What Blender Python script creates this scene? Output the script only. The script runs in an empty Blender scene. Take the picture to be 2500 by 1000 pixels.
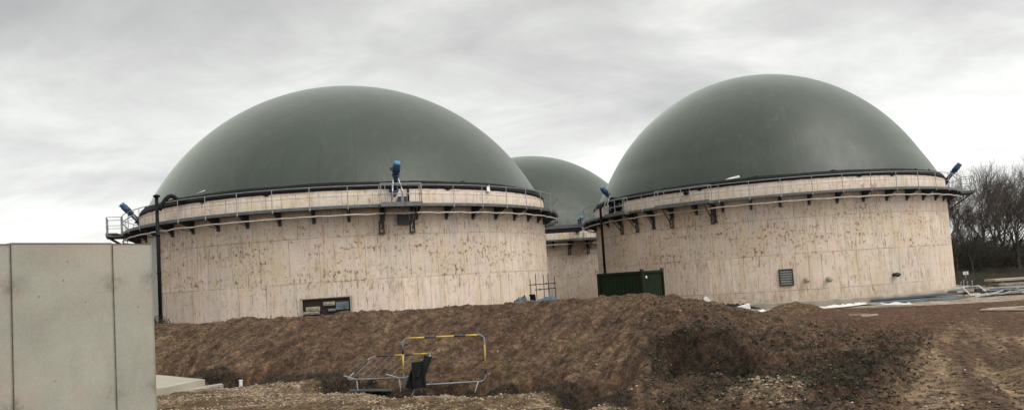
import bpy, math, random
import numpy as np
from mathutils import Vector, Matrix
random.seed(7)
PI = math.pi
scene = bpy.context.scene
col = scene.collection

# ---------------------------------------------------------------- camera
F, PITCH, ROLL, SHY = 1848.0, 0.0667, 0.0648, 62.5
EYE = Vector((0, 0, 2.5))
FW = Vector((0, math.cos(PITCH), math.sin(PITCH))); UP0 = Vector((0, -math.sin(PITCH), math.cos(PITCH)))
RT = (Vector((1, 0, 0)) * math.cos(ROLL) - UP0 * math.sin(ROLL)); UP = (UP0 * math.cos(ROLL) + Vector((1, 0, 0)) * math.sin(ROLL))
cam_d = bpy.data.cameras.new('camera'); cam = bpy.data.objects.new('camera', cam_d); col.objects.link(cam)
cam.matrix_world = Matrix(((RT.x, UP.x, -FW.x, EYE.x), (RT.y, UP.y, -FW.y, EYE.y), (RT.z, UP.z, -FW.z, EYE.z), (0, 0, 0, 1)))
cam_d.sensor_fit = 'HORIZONTAL'; cam_d.sensor_width = 36.0; cam_d.lens = 36.0 * F / 2500.0
cam_d.shift_y = SHY / 2500.0
cam_d.clip_start = 0.1; cam_d.clip_end = 3000
scene.camera = cam

def at(px, py, Y):
    """world point on the ray through photograph pixel (px,py) at forward distance y=Y"""
    d = FW + RT * ((px - 1250) / F) - UP * ((py - 500 - SHY) / F)
    return EYE + d * (Y / d.y)
def project(p):
    v = Vector(p) - EYE; w = v.dot(FW)
    return 1250 + F * v.dot(RT) / w, 500 + SHY - F * v.dot(UP) / w

# ---------------------------------------------------------------- tagging
def tag(o, label=None, cat=None, group=None, kind=None):
    if label: o['label'] = label
    if cat: o['category'] = cat
    if group: o['group'] = group
    if kind: o['kind'] = kind
    return o
def empty(name, loc, rz=0.0, label=None, cat=None, group=None):
    o = bpy.data.objects.new(name, None); col.objects.link(o)
    o.location = loc; o.rotation_euler = (0, 0, rz); o.empty_display_size = .3
    return tag(o, label, cat, group)

class MB:
    def __init__(s): s.v = []; s.f = []; s.m = []; s.uv = None
    def add(s, vs, fs, mi=0):
        b = len(s.v); s.v += [tuple(v) for v in vs]; s.f += [tuple(b + i for i in f) for f in fs]; s.m += [mi] * len(fs)
        return s
    def box(s, c, size, rot=None, mi=0):
        x, y, z = size[0] / 2, size[1] / 2, size[2] / 2
        vs = [Vector((a * x, b * y, d * z)) for d in (-1, 1) for b in (-1, 1) for a in (-1, 1)]
        if rot is not None: vs = [rot @ v for v in vs]
        c = Vector(c)
        return s.add([v + c for v in vs], [(0, 2, 3, 1), (4, 5, 7, 6), (0, 1, 5, 4), (2, 6, 7, 3), (0, 4, 6, 2), (1, 3, 7, 5)], mi)
    def tube(s, pts, r, n=6, closed=False, mi=0, cap=True):
        pts = [Vector(p) for p in pts]; k = len(pts)
        rr = r if isinstance(r, (list, tuple)) else [r] * k
        vs = []; prev = None
        for i, p in enumerate(pts):
            a = pts[i - 1] if (i > 0 or closed) else p; b = pts[(i + 1) % k] if (i < k - 1 or closed) else p
            t = (b - a)
            t = t.normalized() if t.length > 1e-9 else Vector((0, 0, 1))
            if prev is None:
                ref = Vector((0, 0, 1)) if abs(t.z) < .9 else Vector((1, 0, 0)); prev = t.cross(ref).normalized()
            prev = (prev - t * prev.dot(t)); prev = prev.normalized() if prev.length > 1e-6 else t.orthogonal().normalized()
            w = t.cross(prev)
            for j in range(n):
                an = 2 * PI * j / n; vs.append(p + (prev * math.cos(an) + w * math.sin(an)) * rr[i])
        fs = []
        for i in range(k if closed else k - 1):
            q = (i + 1) % k
            for j in range(n): fs.append((i * n + j, i * n + (j + 1) % n, q * n + (j + 1) % n, q * n + j))
        if cap and not closed:
            fs.append(tuple(reversed(range(n)))); fs.append(tuple(range((k - 1) * n, k * n)))
        return s.add(vs, fs, mi)
    def lathe(s, prof, n=96, a0=0, a1=2 * PI, mi=0, c=(0, 0)):
        full = abs(a1 - a0 - 2 * PI) < 1e-6; k = n if full else n + 1; vs = []; m = len(prof)
        for i in range(k):
            a = a0 + (a1 - a0) * i / n
            for r, z in prof: vs.append((c[0] + r * math.cos(a), c[1] + r * math.sin(a), z))
        fs = []
        for i in range(n):
            q = (i + 1) % k
            for j in range(m - 1): fs.append((i * m + j, q * m + j, q * m + j + 1, i * m + j + 1))
        return s.add(vs, fs, mi)
    def prism(s, poly, z0, z1, mi=0):
        n = len(poly); vs = [(p[0], p[1], z0) for p in poly] + [(p[0], p[1], z1) for p in poly]
        fs = [tuple(reversed(range(n))), tuple(range(n, 2 * n))] + [(i, (i + 1) % n, n + (i + 1) % n, n + i) for i in range(n)]
        return s.add(vs, fs, mi)
    def build(s, name, mat, parent=None, smooth=False, uvfn=None):
        me = bpy.data.meshes.new(name); me.from_pydata(s.v, [], s.f)
        for m in (mat if isinstance(mat, (list, tuple)) else [mat]): me.materials.append(m)
        if any(s.m): me.polygons.foreach_set('material_index', s.m)
        if smooth: me.polygons.foreach_set('use_smooth', [True] * len(me.polygons))
        if uvfn:
            uvl = me.uv_layers.new(name='UVMap')
            for p in me.polygons:
                for li in p.loop_indices: uvl.data[li].uv = uvfn(p, me.vertices[me.loops[li].vertex_index].co)
        me.update()
        o = bpy.data.objects.new(name, me); col.objects.link(o)
        if parent: o.parent = parent
        return o

# ---------------------------------------------------------------- materials
class NT:
    def __init__(s, name):
        s.m = bpy.data.materials.new(name); s.m.use_nodes = True; s.t = s.m.node_tree; s.n = s.t.nodes
        s.b = s.n['Principled BSDF']; s.out = s.n['Material Output']
    def node(s, typ, **kw):
        n = s.n.new(typ)
        for k, v in kw.items():
            if k.startswith('i_'):
                key = k[2:]; key = int(key) if key.isdigit() else key.replace('_', ' ')
                s.put(n.inputs[key], v)
            else: setattr(n, k, v)
        return n
    def put(s, sock, v):
        if hasattr(v, 'is_output') or isinstance(v, bpy.types.NodeSocket): s.t.links.new(v, sock)
        else:
            if isinstance(v, tuple) and len(v) == 3 and sock.type == 'RGBA': v = v + (1,)
            sock.default_value = v
    def noise(s, vec, scale, detail=4, rough=.55, dist=0):
        n = s.node('ShaderNodeTexNoise', i_Scale=scale, i_Detail=detail, i_Roughness=rough, i_Distortion=dist)
        if vec is not None: s.put(n.inputs['Vector'], vec)
        return n.outputs[0]
    def ramp(s, fac, *stops):
        n = s.node('ShaderNodeValToRGB'); s.put(n.inputs[0], fac); e = n.color_ramp.elements
        while len(e) < len(stops): e.new(.5)
        for el, (p, c) in zip(e, stops):
            el.position = p; el.color = (c, c, c, 1) if not isinstance(c, tuple) else c + (1,)
        return n.outputs[0]
    def mix(s, f, a, b, mode='MIX'):
        n = s.node('ShaderNodeMix', data_type='RGBA', blend_type=mode)
        s.put(n.inputs[0], f); s.put(n.inputs[6], a); s.put(n.inputs[7], b); return n.outputs[2]
    def math(s, op, a, b=0.0, c=None):
        n = s.node('ShaderNodeMath', operation=op); s.put(n.inputs[0], a); s.put(n.inputs[1], b)
        if c is not None: s.put(n.inputs[2], c)
        return n.outputs[0]
    def mapv(s, vec, scale=(1, 1, 1), loc=(0, 0, 0), rot=(0, 0, 0)):
        n = s.node('ShaderNodeMapping'); s.put(n.inputs[0], vec); n.inputs[1].default_value = loc; n.inputs[2].default_value = rot; n.inputs[3].default_value = scale
        return n.outputs[0]
    def attr(s, name):
        return s.node('ShaderNodeAttribute', attribute_name=name).outputs['Fac']
    def bump(s, h, strength=.3, dist=.02):
        n = s.node('ShaderNodeBump', i_Strength=strength, i_Distance=dist); s.put(n.inputs['Height'], h); s.t.links.new(n.outputs[0], s.b.inputs['Normal'])
    @property
    def obj(s): return s.node('ShaderNodeTexCoord').outputs['Object']
    @property
    def uv(s): return s.node('ShaderNodeTexCoord').outputs['UV']
    @property
    def pos(s): return s.node('ShaderNodeNewGeometry').outputs['Position']
    def done(s, colour, rough=.7, metal=0, spec=None):
        s.put(s.b.inputs['Base Color'], colour); s.put(s.b.inputs['Roughness'], rough); s.put(s.b.inputs['Metallic'], metal)
        if spec is not None: s.b.inputs['Specular IOR Level'].default_value = spec
        return s.m

def simple(name, c, rough=.6, metal=0, var=.25, scale=6.0, dirt=None):
    t = NT(name); p = t.pos
    n = t.noise(p, scale, 5); k = t.ramp(n, (.3, 1 - var), (.7, 1 + var * .4))
    base = t.mix(1.0, c, k, 'MULTIPLY')
    if dirt:
        base = t.mix(t.ramp(t.noise(p, scale * .4, 6, .7), (.5, 0.0), (.68, .8)), base, dirt)
    t.bump(t.noise(p, scale * 8, 3), .15, .01)
    return t.done(base, t.ramp(n, (.3, max(rough - .1, .05)), (.7, min(1, rough + .1))), metal)

M = {}
M['galv'] = simple('galvanised_steel', (.42, .44, .45), .45, .55, .3, 5)
M['rail'] = simple('galvanised_rail', (.30, .315, .315), .6, .3, .3, 5)
M['frame'] = simple('barrier_steel', (.24, .26, .28), .6, .2, .45, 7, (.10, .075, .055))
M['dark_steel'] = simple('dark_steel', (.055, .062, .065), .5, .3, .4, 5, (.09, .06, .045))
M['deckgrey'] = simple('deck_steel', (.13, .145, .15), .55, .4, .35, 4)
M['pipe_pale'] = simple('pale_pipe', (.45, .42, .38), .5, .1, .3, 3)
M['black'] = simple('black_plastic', (.006, .006, .0065), .7, 0, .3, 5)
M['blackpipe'] = simple('black_pipe', (.005, .005, .006), .6, 0, .3, 5)
M['blue'] = simple('blue_paint', (.010, .045, .13), .38, 0, .3, 9, (.05, .06, .08))
M['navy'] = simple('navy_paint', (.012, .03, .07), .4, 0, .3, 9)
M['brightblue'] = simple('light_blue_cap', (.05, .19, .33), .4, 0, .2, 9)
M['bluetarp'] = simple('blue_sheeting', (.022, .055, .085), .45, 0, .5, 3, (.10, .11, .11))
M['white'] = simple('white_sheet', (.72, .72, .70), .6, 0, .15, 3)
M['whiteboard'] = simple('white_board', (.70, .70, .70), .5, 0, .1, 3)
M['yellow'] = simple('yellow_tape', (.50, .36, .05), .55, 0, .35, 9, (.25, .2, .12))
M['blacktape'] = simple('black_tape', (.03, .035, .045), .5, 0, .3, 9)
M['timber'] = simple('weathered_timber', (.30, .21, .15), .8, 0, .4, 5, (.16, .11, .08))
M['palewood'] = simple('pale_timber', (.48, .40, .31), .8, 0, .3, 5)
M['steelsheet'] = simple('steel_sheet', (.19, .225, .24), .35, .5, .5, 1.2, (.33, .34, .33))
for k_ in ('black', 'blackpipe', 'dark_steel'): M[k_].node_tree.nodes['Principled BSDF'].inputs['Specular IOR Level'].default_value = .2
M['slab'] = simple('slab_concrete', (.36, .325, .265), .85, 0, .18, 1.3, (.36, .32, .26))
M['plinth'] = simple('plinth_concrete', (.36, .33, .27), .9, 0, .35, 1.2, (.22, .19, .15))
M['rubble'] = simple('pale_rubble', (.36, .31, .24), .9, 0, .5, 8)
M['bark'] = simple('bark', (.040, .034, .028), .9, 0, .5, 3, (.07, .065, .05))
M['twig'] = simple('twig', (.075, .060, .052), .9, 0, .5, 3)
M['scrub'] = simple('scrub', (.022, .020, .011), .95, 0, .6, 1.0, (.04, .028, .018))
M['weed'] = simple('weed', (.045, .045, .024), .95, 0, .6, 2.0, (.10, .075, .042))
M['filler'] = simple('joint_mortar', (.15, .14, .115), .9, 0, .4, 6)
M['hole'] = simple('recess_shade', (.020, .013, .012), .9, 0, .5, 3)  # dark colour painted for the shaded inside of the wall opening

def tank_concrete():
    t = NT('tank_concrete'); uv = t.uv
    sep = t.node('ShaderNodeSeparateXYZ'); t.put(sep.inputs[0], uv); U, V = sep.outputs[0], sep.outputs[1]
    base = t.mix(t.ramp(t.noise(uv, .35, 5, .6), (.38, 0.0), (.62, 1.0)), (.67, .56, .50), (.67, .585, .49))
    # formwork panels, each with its own tint
    br = t.node('ShaderNodeTexBrick', offset=.5, squash=1.0, i_Scale=1.0); t.put(br.inputs['Vector'], t.mapv(uv, loc=(.3, 1.7, 0)))
    br.inputs['Color1'].default_value = (.86, .86, .86, 1); br.inputs['Color2'].default_value = (1.12, 1.08, 1.04, 1); br.inputs['Mortar'].default_value = (1, 1, 1, 1)
    br.inputs['Mortar Size'].default_value = .0; br.inputs['Brick Width'].default_value = 2.5; br.inputs['Row Height'].default_value = 2.43
    base = t.mix(.75, base, br.outputs[0], 'MULTIPLY')
    # yellow and ochre stains
    yel = t.ramp(t.noise(t.mapv(uv, (.9, .35, 1)), 1.0, 6, .65), (.48, 0.0), (.64, .7))
    base = t.mix(yel, base, (.58, .46, .30))
    pink = t.ramp(t.noise(t.mapv(uv, (.6, .4, 1), (9, 3, 0)), 1.0, 4, .6), (.55, 0.0), (.75, .35))
    base = t.mix(pink, base, (.66, .50, .46))
    # vertical drips
    dr = t.noise(t.mapv(uv, (4.5, .6, 1)), 1.0, 7, .7)
    dl = t.ramp(dr, (.53, 0.0), (.66, .75))
    dmask = t.ramp(t.noise(t.mapv(uv, (.5, .7, 1), (4, 0, 0)), 1.0, 3), (.42, .1), (.6, 1.0))
    base = t.mix(t.math('MULTIPLY', dl, dmask), base, (.27, .185, .11))
    gr = t.ramp(t.noise(t.mapv(uv, (3.0, .25, 1), (2, 7, 0)), 1.0, 4), (.52, 0.0), (.68, .5))
    base = t.mix(gr, base, (.36, .35, .31))
    # joint lines: vertical each ~0.6 m, broken by noise; horizontal each 2.43 m
    ju = t.math('ABSOLUTE', t.math('SUBTRACT', t.math('FRACT', t.math('DIVIDE', t.math('ADD', U, t.math('ADD', t.math('MULTIPLY', t.math('FLOOR', t.math('DIVIDE', t.math('ADD', V, 1.7), 2.43)), .31), t.math('MULTIPLY', t.noise(t.mapv(uv, (.3, .4, 1)), 1.0, 2), .35))), .83)), .5))
    jl = t.ramp(ju, (0.0, 1.0), (.035, 0.0))
    jm = t.ramp(t.noise(t.mapv(uv, (1.1, .5, 1), (1, 2, 0)), 1.0, 5, .7), (.42, .05), (.54, .95))
    jcol = t.mix(t.ramp(t.noise(uv, .8, 3), (.4, 0.0), (.6, 1.0)), (.15, .13, .10), (.30, .19, .09))
    base = t.mix(t.math('MULTIPLY', jl, jm), base, jcol)
    jv = t.math('ABSOLUTE', t.math('SUBTRACT', t.math('FRACT', t.math('DIVIDE', t.math('ADD', V, t.math('MULTIPLY', t.noise(uv, .7, 3), .10)), 2.43)), .30))
    hl = t.ramp(jv, (0.0, 1.0), (.016, 0.0))
    hm = t.ramp(t.noise(t.mapv(uv, (.9, .5, 1), (3, 5, 0)), 1.0, 5, .7), (.40, .1), (.52, .9))
    base = t.mix(t.math('MULTIPLY', hl, hm), base, (.26, .20, .145))
    # blow-holes and patched tie holes in clusters
    sp1 = t.ramp(t.noise(t.mapv(uv, (1, .8, 1), (7, 7, 0)), 5.0, 3, .6), (.565, 0.0), (.60, 1.0))
    sp2 = t.ramp(t.noise(t.mapv(uv, (6.5, 1.3, 1), (3, 9, 0)), 1.0, 5, .65), (.56, 0.0), (.61, 1.0))
    cl = t.ramp(t.noise(t.mapv(uv, (.42, .8, 1), (5, 1, 0)), 1.0, 6, .75), (.46, 0.0), (.56, 1.0))
    cl2 = t.ramp(t.noise(t.mapv(uv, (.3, .5, 1), (15, 3, 0)), 1.0, 4, .7), (.46, 0.0), (.58, .85))
    band = t.ramp(t.math('DIVIDE', V, 9.0), (.0, .1), (.30, .35), (.38, 1.0), (.60, .9), (.80, .35))
    base = t.mix(t.math('MULTIPLY', t.math('MULTIPLY', cl, band), .34), base, (.52, .40, .265))
    f = t.math('MULTIPLY', t.math('MULTIPLY', t.math('MULTIPLY', sp1, cl), band), .9)
    base = t.mix(f, base, (.13, .08, .05))
    base = t.mix(t.math('MULTIPLY', sp2, cl2), base, (.27, .185, .125))
    wb = t.node('ShaderNodeTexVoronoi', i_Scale=9.0); t.put(wb.inputs['Vector'], uv)
    f2 = t.math('MULTIPLY', t.math('LESS_THAN', wb.outputs['Distance'], .16), t.ramp(t.noise(uv, .9, 4), (.46, 0.0), (.56, .6)))
    base = t.mix(f2, base, (.20, .14, .09))
    bl_ = t.ramp(t.noise(t.mapv(uv, (1, .7, 1), (8, 8, 0)), 2.6, 8, .8), (.52, 0.0), (.62, .30))
    base = t.mix(bl_, base, (.42, .35, .28))
    # rust runs
    rr = t.ramp(t.noise(t.mapv(uv, (2.2, .3, 1), (11, 4, 0)), 1.0, 5, .6), (.61, 0.0), (.69, .7))
    base = t.mix(rr, base, (.46, .28, .17))
    mud = t.math('MULTIPLY', t.ramp(V, (0.0, 1.0), (.9, 0.0)), t.ramp(t.noise(t.mapv(uv, (1.6, .8, 1), (6, 2, 0)), 1.0, 6, .7), (.40, .1), (.62, .9)))
    base = t.mix(mud, base, (.34, .27, .19))
    fine = t.ramp(t.noise(uv, 14, 4), (.3, .88), (.7, 1.06))
    base = t.mix(1.0, base, fine, 'MULTIPLY')
    t.bump(t.noise(uv, 6, 6), .25, .02)
    return t.done(base, .85)
M['tank'] = tank_concrete()

def membrane():
    t = NT('green_membrane'); o = t.obj
    sep = t.node('ShaderNodeSeparateXYZ'); t.put(sep.inputs[0], o)
    ang = t.math('ARCTAN2', sep.outputs[1], sep.outputs[0])
    seam = t.math('ABSOLUTE', t.math('SUBTRACT', t.math('FRACT', t.math('MULTIPLY', ang, 40 / (2 * PI))), .5))
    sl = t.ramp(seam, (0.0, .5), (.03, 0.0))
    base = t.mix(t.ramp(t.noise(o, .25, 5, .6), (.35, 0.0), (.65, 1.0)), (.018, .029, .018), (.027, .039, .026))
    base = t.mix(sl, base, (.012, .018, .012))
    base = t.mix(t.ramp(t.noise(t.mapv(o, (1, 1, .3)), 1.4, 6, .7), (.55, 0.0), (.75, .35)), base, (.075, .085, .072))
    rn = t.noise(t.mapv(o, (2.5, 2.5, .22)), 1.0, 5, .65)
    base = t.mix(t.ramp(rn, (.54, 0.0), (.74, .25)), base, (.055, .062, .050))
    base = t.mix(t.ramp(t.noise(o, 3.5, 6, .75), (.60, 0.0), (.68, .35)), base, (.012, .02, .012))
    t.bump(t.math('ADD', t.noise(o, 1.2, 5, .6), t.math('MULTIPLY', sl, .5)), .22, .05)
    t.b.inputs['Sheen Weight'].default_value = .65; t.b.inputs['Sheen Roughness'].default_value = .42; t.b.inputs['Sheen Tint'].default_value = (.8, .88, .8, 1)
    return t.done(base, t.ramp(t.noise(o, .6, 5), (.3, .40), (.7, .50)), 0, .4)
M['dome'] = membrane()

def precast():
    t = NT('precast_concrete'); p = t.pos
    base = t.mix(t.ramp(t.noise(p, 1.1, 6, .6), (.35, 0.0), (.65, 1.0)), (.272, .262, .215), (.345, .334, .28))
    base = t.mix(t.ramp(t.noise(t.mapv(p, (1, 1, .35)), 2.6, 5, .6), (.52, 0.0), (.7, .5)), base, (.25, .243, .20))
    base = t.mix(t.ramp(t.noise(t.mapv(p, (1, 1, 1), (5, 5, 5)), 1.3, 3, .6), (.54, 0.0), (.68, .5)), base, (.37, .285, .24))
    sm = t.math('MULTIPLY', t.attr('smudge'), t.ramp(t.noise(p, 9, 5, .7), (.42, .1), (.6, 1.0)))
    base = t.mix(sm, base, (.15, .14, .11))
    base = t.mix(t.math('MULTIPLY', t.attr('edge'), t.ramp(t.noise(p, 12, 5, .7), (.3, .3), (.6, 1.0))), base, (.15, .14, .11))
    vo = t.node('ShaderNodeTexVoronoi', i_Scale=6.5); t.put(vo.inputs['Vector'], p)
    f = t.math('MULTIPLY', t.math('LESS_THAN', vo.outputs['Distance'], .07), t.ramp(t.noise(p, 1.6, 2), (.5, 0.0), (.58, .9)))
    base = t.mix(f, base, (.08, .07, .06))
    base = t.mix(1.0, base, t.ramp(t.noise(p, 40, 4), (.3, .92), (.7, 1.05)), 'MULTIPLY')
    t.bump(t.noise(p, 22, 5), .25, .008)
    return t.done(base, .88)
M['precast'] = precast()

def soil():
    t = NT('soil'); p = t.pos
    big = t.ramp(t.noise(p, .35, 6, .6), (.35, 0.0), (.65, 1.0))
    base = t.mix(big, (0.086, 0.051, 0.032), (0.122, 0.079, 0.049))
    base = t.mix(t.ramp(t.attr('streak'), (.46, 0.0), (.76, .5)), base, (0.162, 0.112, 0.069))
    base = t.mix(1.0, base, t.ramp(t.attr('streak2'), (.28, .66), (.5, 1.0), (.72, 1.28)), 'MULTIPLY')
    base = t.mix(t.ramp(t.noise(t.mapv(p, (1, .45, 1)), 1.3, 5, .6), (.52, 0.0), (.68, .5)), base, (0.125, 0.093, 0.043))
    red = t.mix(t.ramp(t.noise(p, .8, 5), (.4, 0.0), (.6, 1.0)), (0.089, 0.043, 0.026), (0.122, 0.065, 0.037))
    base = t.mix(t.attr('red'), base, red)
    trk = t.mix(t.ramp(t.attr('tstreak'), (.40, 0.0), (.60, 1.0)), (.110, .066, .040), (.27, .19, .115))
    base = t.mix(t.attr('track'), base, trk)
    drk = t.mix(t.ramp(t.noise(p, 4.5, 6, .75), (.42, 0.0), (.66, 1.0)), (.014, .011, .009), (.060, .045, .028))  # dark soil; on the cut face this colour also carries painted shade
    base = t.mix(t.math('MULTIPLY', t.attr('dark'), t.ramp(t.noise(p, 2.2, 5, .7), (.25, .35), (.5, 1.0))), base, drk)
    grv = t.mix(t.ramp(t.noise(p, 6, 6, .75), (.38, 0.0), (.6, 1.0)), (0.155, 0.102, 0.06), (0.284, 0.214, 0.141))
    base = t.mix(t.attr('gravel'), base, grv)
    sand = t.mix(t.ramp(t.noise(p, 1.6, 5, .6), (.4, 0.0), (.6, 1.0)), (0.109, 0.074, 0.037), (0.158, 0.108, 0.054))
    base = t.mix(t.attr('ochre'), base, sand)
    apr = t.mix(t.ramp(t.noise(t.mapv(p, (1, .4, 1)), .8, 5), (.4, 0.0), (.6, 1.0)), (.30, .245, .19), (.42, .36, .29))
    base = t.mix(t.attr('apron'), base, apr)
    grs = t.mix(t.ramp(t.noise(p, .6, 6, .7), (.38, 0.0), (.62, 1.0)), (.055, .05, .028), (.11, .088, .05))
    base = t.mix(t.attr('grass'), base, grs)
    clump = t.ramp(t.noise(p, 3.2, 7, .75), (.36, .55), (.5, 1.0), (.64, 1.4))
    base = t.mix(1.0, base, clump, 'MULTIPLY')
    base = t.mix(t.ramp(t.noise(p, 1.4, 6, .7), (.48, 0.0), (.62, .45)), base, (.10, .052, .034))
    # crumbs and small stones
    fine = t.ramp(t.noise(p, 7, 8, .8), (.34, .28), (.5, .92), (.66, 1.9))
    base = t.mix(1.0, base, fine, 'MULTIPLY')
    fine2 = t.ramp(t.noise(p, 26, 6, .8), (.34, .45), (.66, 1.5))
    base = t.mix(1.0, base, fine2, 'MULTIPLY')
    vo = t.node('ShaderNodeTexVoronoi', i_Scale=7.0); t.put(vo.inputs['Vector'], p)
    st = t.math('MULTIPLY', t.math('LESS_THAN', vo.outputs['Distance'], .10), t.math('GREATER_THAN', t.noise(p, 1.9, 3), .56))
    base = t.mix(t.math('MULTIPLY', st, .55), base, (.38, .33, .27))
    h = t.math('ADD', t.noise(p, 7, 8, .75), t.math('MULTIPLY', t.noise(p, 30, 5, .7), .35))
    t.bump(h, .9, .09)
    return t.done(base, .95, 0, .2)
M['soil'] = soil()

# ---------------------------------------------------------------- numpy value noise
def vnoise(x, y, seed=0):
    xi = np.floor(x).astype(np.int64); yi = np.floor(y).astype(np.int64); xf = x - xi; yf = y - yi
    def h(a, b):
        n = (a * 374761393 + b * 668265263 + seed * 1442695041) & 0xffffffff
        n = ((n ^ (n >> 13)) * 1274126177) & 0xffffffff
        return ((n ^ (n >> 16)) & 0xffff) / 65535.0
    u = xf * xf * (3 - 2 * xf); v = yf * yf * (3 - 2 * yf)
    return (h(xi, yi) * (1 - u) + h(xi + 1, yi) * u) * (1 - v) + (h(xi, yi + 1) * (1 - u) + h(xi + 1, yi + 1) * u) * v
def fbm(x, y, o=4, seed=0, g=.55):
    s = 0; a = 1; t = 0
    for i in range(o):
        s = s + a * vnoise(x * 2 ** i + 17.3 * i, y * 2 ** i - 9.1 * i, seed + i); t += a; a *= g
    return s / t
sstep = lambda a, b, x: (lambda q: q * q * (3 - 2 * q))(np.clip((x - a) / (b - a), 0, 1))

# ---------------------------------------------------------------- terrain
C1 = (-11.60, 55.15); C2 = (21.25, 64.77); C3 = (2.0, 92.76)
PL = [(26, 1.70), (30, 1.55), (36, 1.38), (50, 1.0), (60, .2), (70, -.3), (120, -.4)]
FAR = [(50, -.45), (63, -.45), (84, .35), (92, .8), (120, .9)]
COLS = [
 (-900, [(0, .9), (6, .3), (22, .25), (25, .5), (30, 1.6)] + PL[2:]),
 (375, [(0, .9), (6, .3), (16, .25), (18.5, .22), (22.2, .18), (22.7, -.05), (23.1, -.05), (23.4, .62), (27.3, 1.80), (28, 1.72), (36, 1.32)] + PL[3:]),
 (560, [(0, .9), (6, .3), (18, .25), (20.2, .18), (20.6, -.05), (21.0, -.05), (21.25, .55), (25.7, 1.80), (27, 1.68), (36, 1.32)] + PL[3:]),
 (850, [(0, .9), (6, .3), (16.6, .22), (17.4, .18), (17.7, -.12), (18.2, -.12), (18.45, .40), (24.4, 1.84), (26, 1.68), (36, 1.32)] + PL[3:]),
 (1100, [(0, .9), (6, .35), (15.8, .24), (16.4, .14), (16.7, -.18), (17.3, -.18), (17.55, .42), (23.6, 1.84), (25, 1.72), (36, 1.32)] + PL[3:]),
 (1250, [(0, .9), (6, .4), (15.0, .25), (15.5, .14), (15.8, -.2), (16.3, -.2), (16.6, .34), (23.2, 1.84), (25, 1.72), (36, 1.32)] + PL[3:]),
 (1400, [(0, .9), (6, .4), (13.1, .26), (13.6, .12), (13.9, -.2), (14.4, -.15), (14.8, .40), (22.8, 1.86), (25, 1.72), (36, 1.32)] + PL[3:]),
 (1560, [(0, .9), (6, .35), (11.5, .40), (13.5, .75), (15.5, 1.18), (22.8, 1.86), (25, 1.70), (34, 1.0), (38, .3)] + PL[4:]),
 (1615, [(0, .9), (6, .5), (11, .45), (13.4, .50), (14.6, .26), (14.8, .16), (14.95, 1.18), (15.5, 1.28), (20, 1.52), (23.0, 1.78), (26, 1.5), (30, .9), (36, .1), (42, -.3)] + FAR),
 (1700, [(0, .9), (6, .55), (10.8, .48), (12.6, .46), (14.0, .36), (14.75, .10), (14.9, 1.20), (15.4, 1.30), (20, 1.38), (23.5, 1.50), (26, .95), (30, .2), (36, -.3), (42, -.45)] + FAR),
 (1790, [(0, .9), (6, .6), (10.8, .44), (12.8, .46), (14.0, .36), (14.8, .12), (14.95, 1.04), (15.5, 1.14), (20, 1.18), (24.5, 1.15), (27, .7), (31, .1), (36, -.3), (42, -.45)] + FAR),
 (1850, [(0, .9), (6, .65), (11, .42), (13, .50), (15.0, .75), (15.5, .92), (19, 1.0), (26, .90), (29, .35), (34, -.2), (42, -.45)] + FAR),
 (2000, [(0, .9), (6, .72), (10, .55), (13.5, .62), (16.5, .70), (22, .60), (30, .3), (40, .0), (43, -.35), (45, -.45)] + FAR),
 (2170, [(0, .9), (6, .75), (9.4, .57), (12.5, .48), (17.5, .36), (28, .12), (41, -.18), (44, -.4)] + FAR),
 (2350, [(0, .9), (6, .8), (8.5, .70), (12, .5), (17, .3), (28, .05), (41, -.25), (43, -.42)] + FAR),
 (2500, [(0, .9), (6, .8), (8.5, .70), (12, .5), (17, .3), (28, .0), (41, -.28), (43, -.42)] + FAR),
 (4200, [(0, .9), (6, .8), (12, .5), (28, .0), (43, -.42)] + FAR)]
_dd = np.concatenate([np.arange(0, 30, .1), np.arange(30, 121, 1.0)])
_prof = np.array([np.interp(_dd, [a for a, b in c[1]], [b for a, b in c[1]]) for c in COLS])
_us = np.array([(c[0] - 1250) / F for c in COLS])
def base_h(x, y):
    x = np.asarray(x, float); y = np.asarray(y, float)
    u = np.clip(x / np.maximum(y, 5), _us[0], _us[-1] - 1e-6); k = np.clip(np.searchsorted(_us, u, side='right') - 1, 0, len(_us) - 2)
    t = (u - _us[k]) / (_us[k + 1] - _us[k]); t = t * t * (3 - 2 * t) * .5 + t * .5
    jd = (fbm(x * .55, y * .55, 3, 5) - .5) * 1.1 * sstep(8, 12, y) * sstep(32, 24, y) + (fbm(x * 2.2, y * 2.2, 2, 9) - .5) * .25 * sstep(8, 12, y) * sstep(32, 24, y)
    d = np.clip(y + jd * .55, 0, 119.9)
    i = np.where(d < 30, d / .1, 300 + (d - 30)); i0 = np.floor(i).astype(int); i1 = np.minimum(i0 + 1, len(_dd) - 1); fr = i - i0
    g = lambda kk: _prof[kk, i0] * (1 - fr) + _prof[kk, i1] * fr
    return g(k) * (1 - t) + g(k + 1) * t
def pxu(px): return (px - 1250) / F
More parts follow.
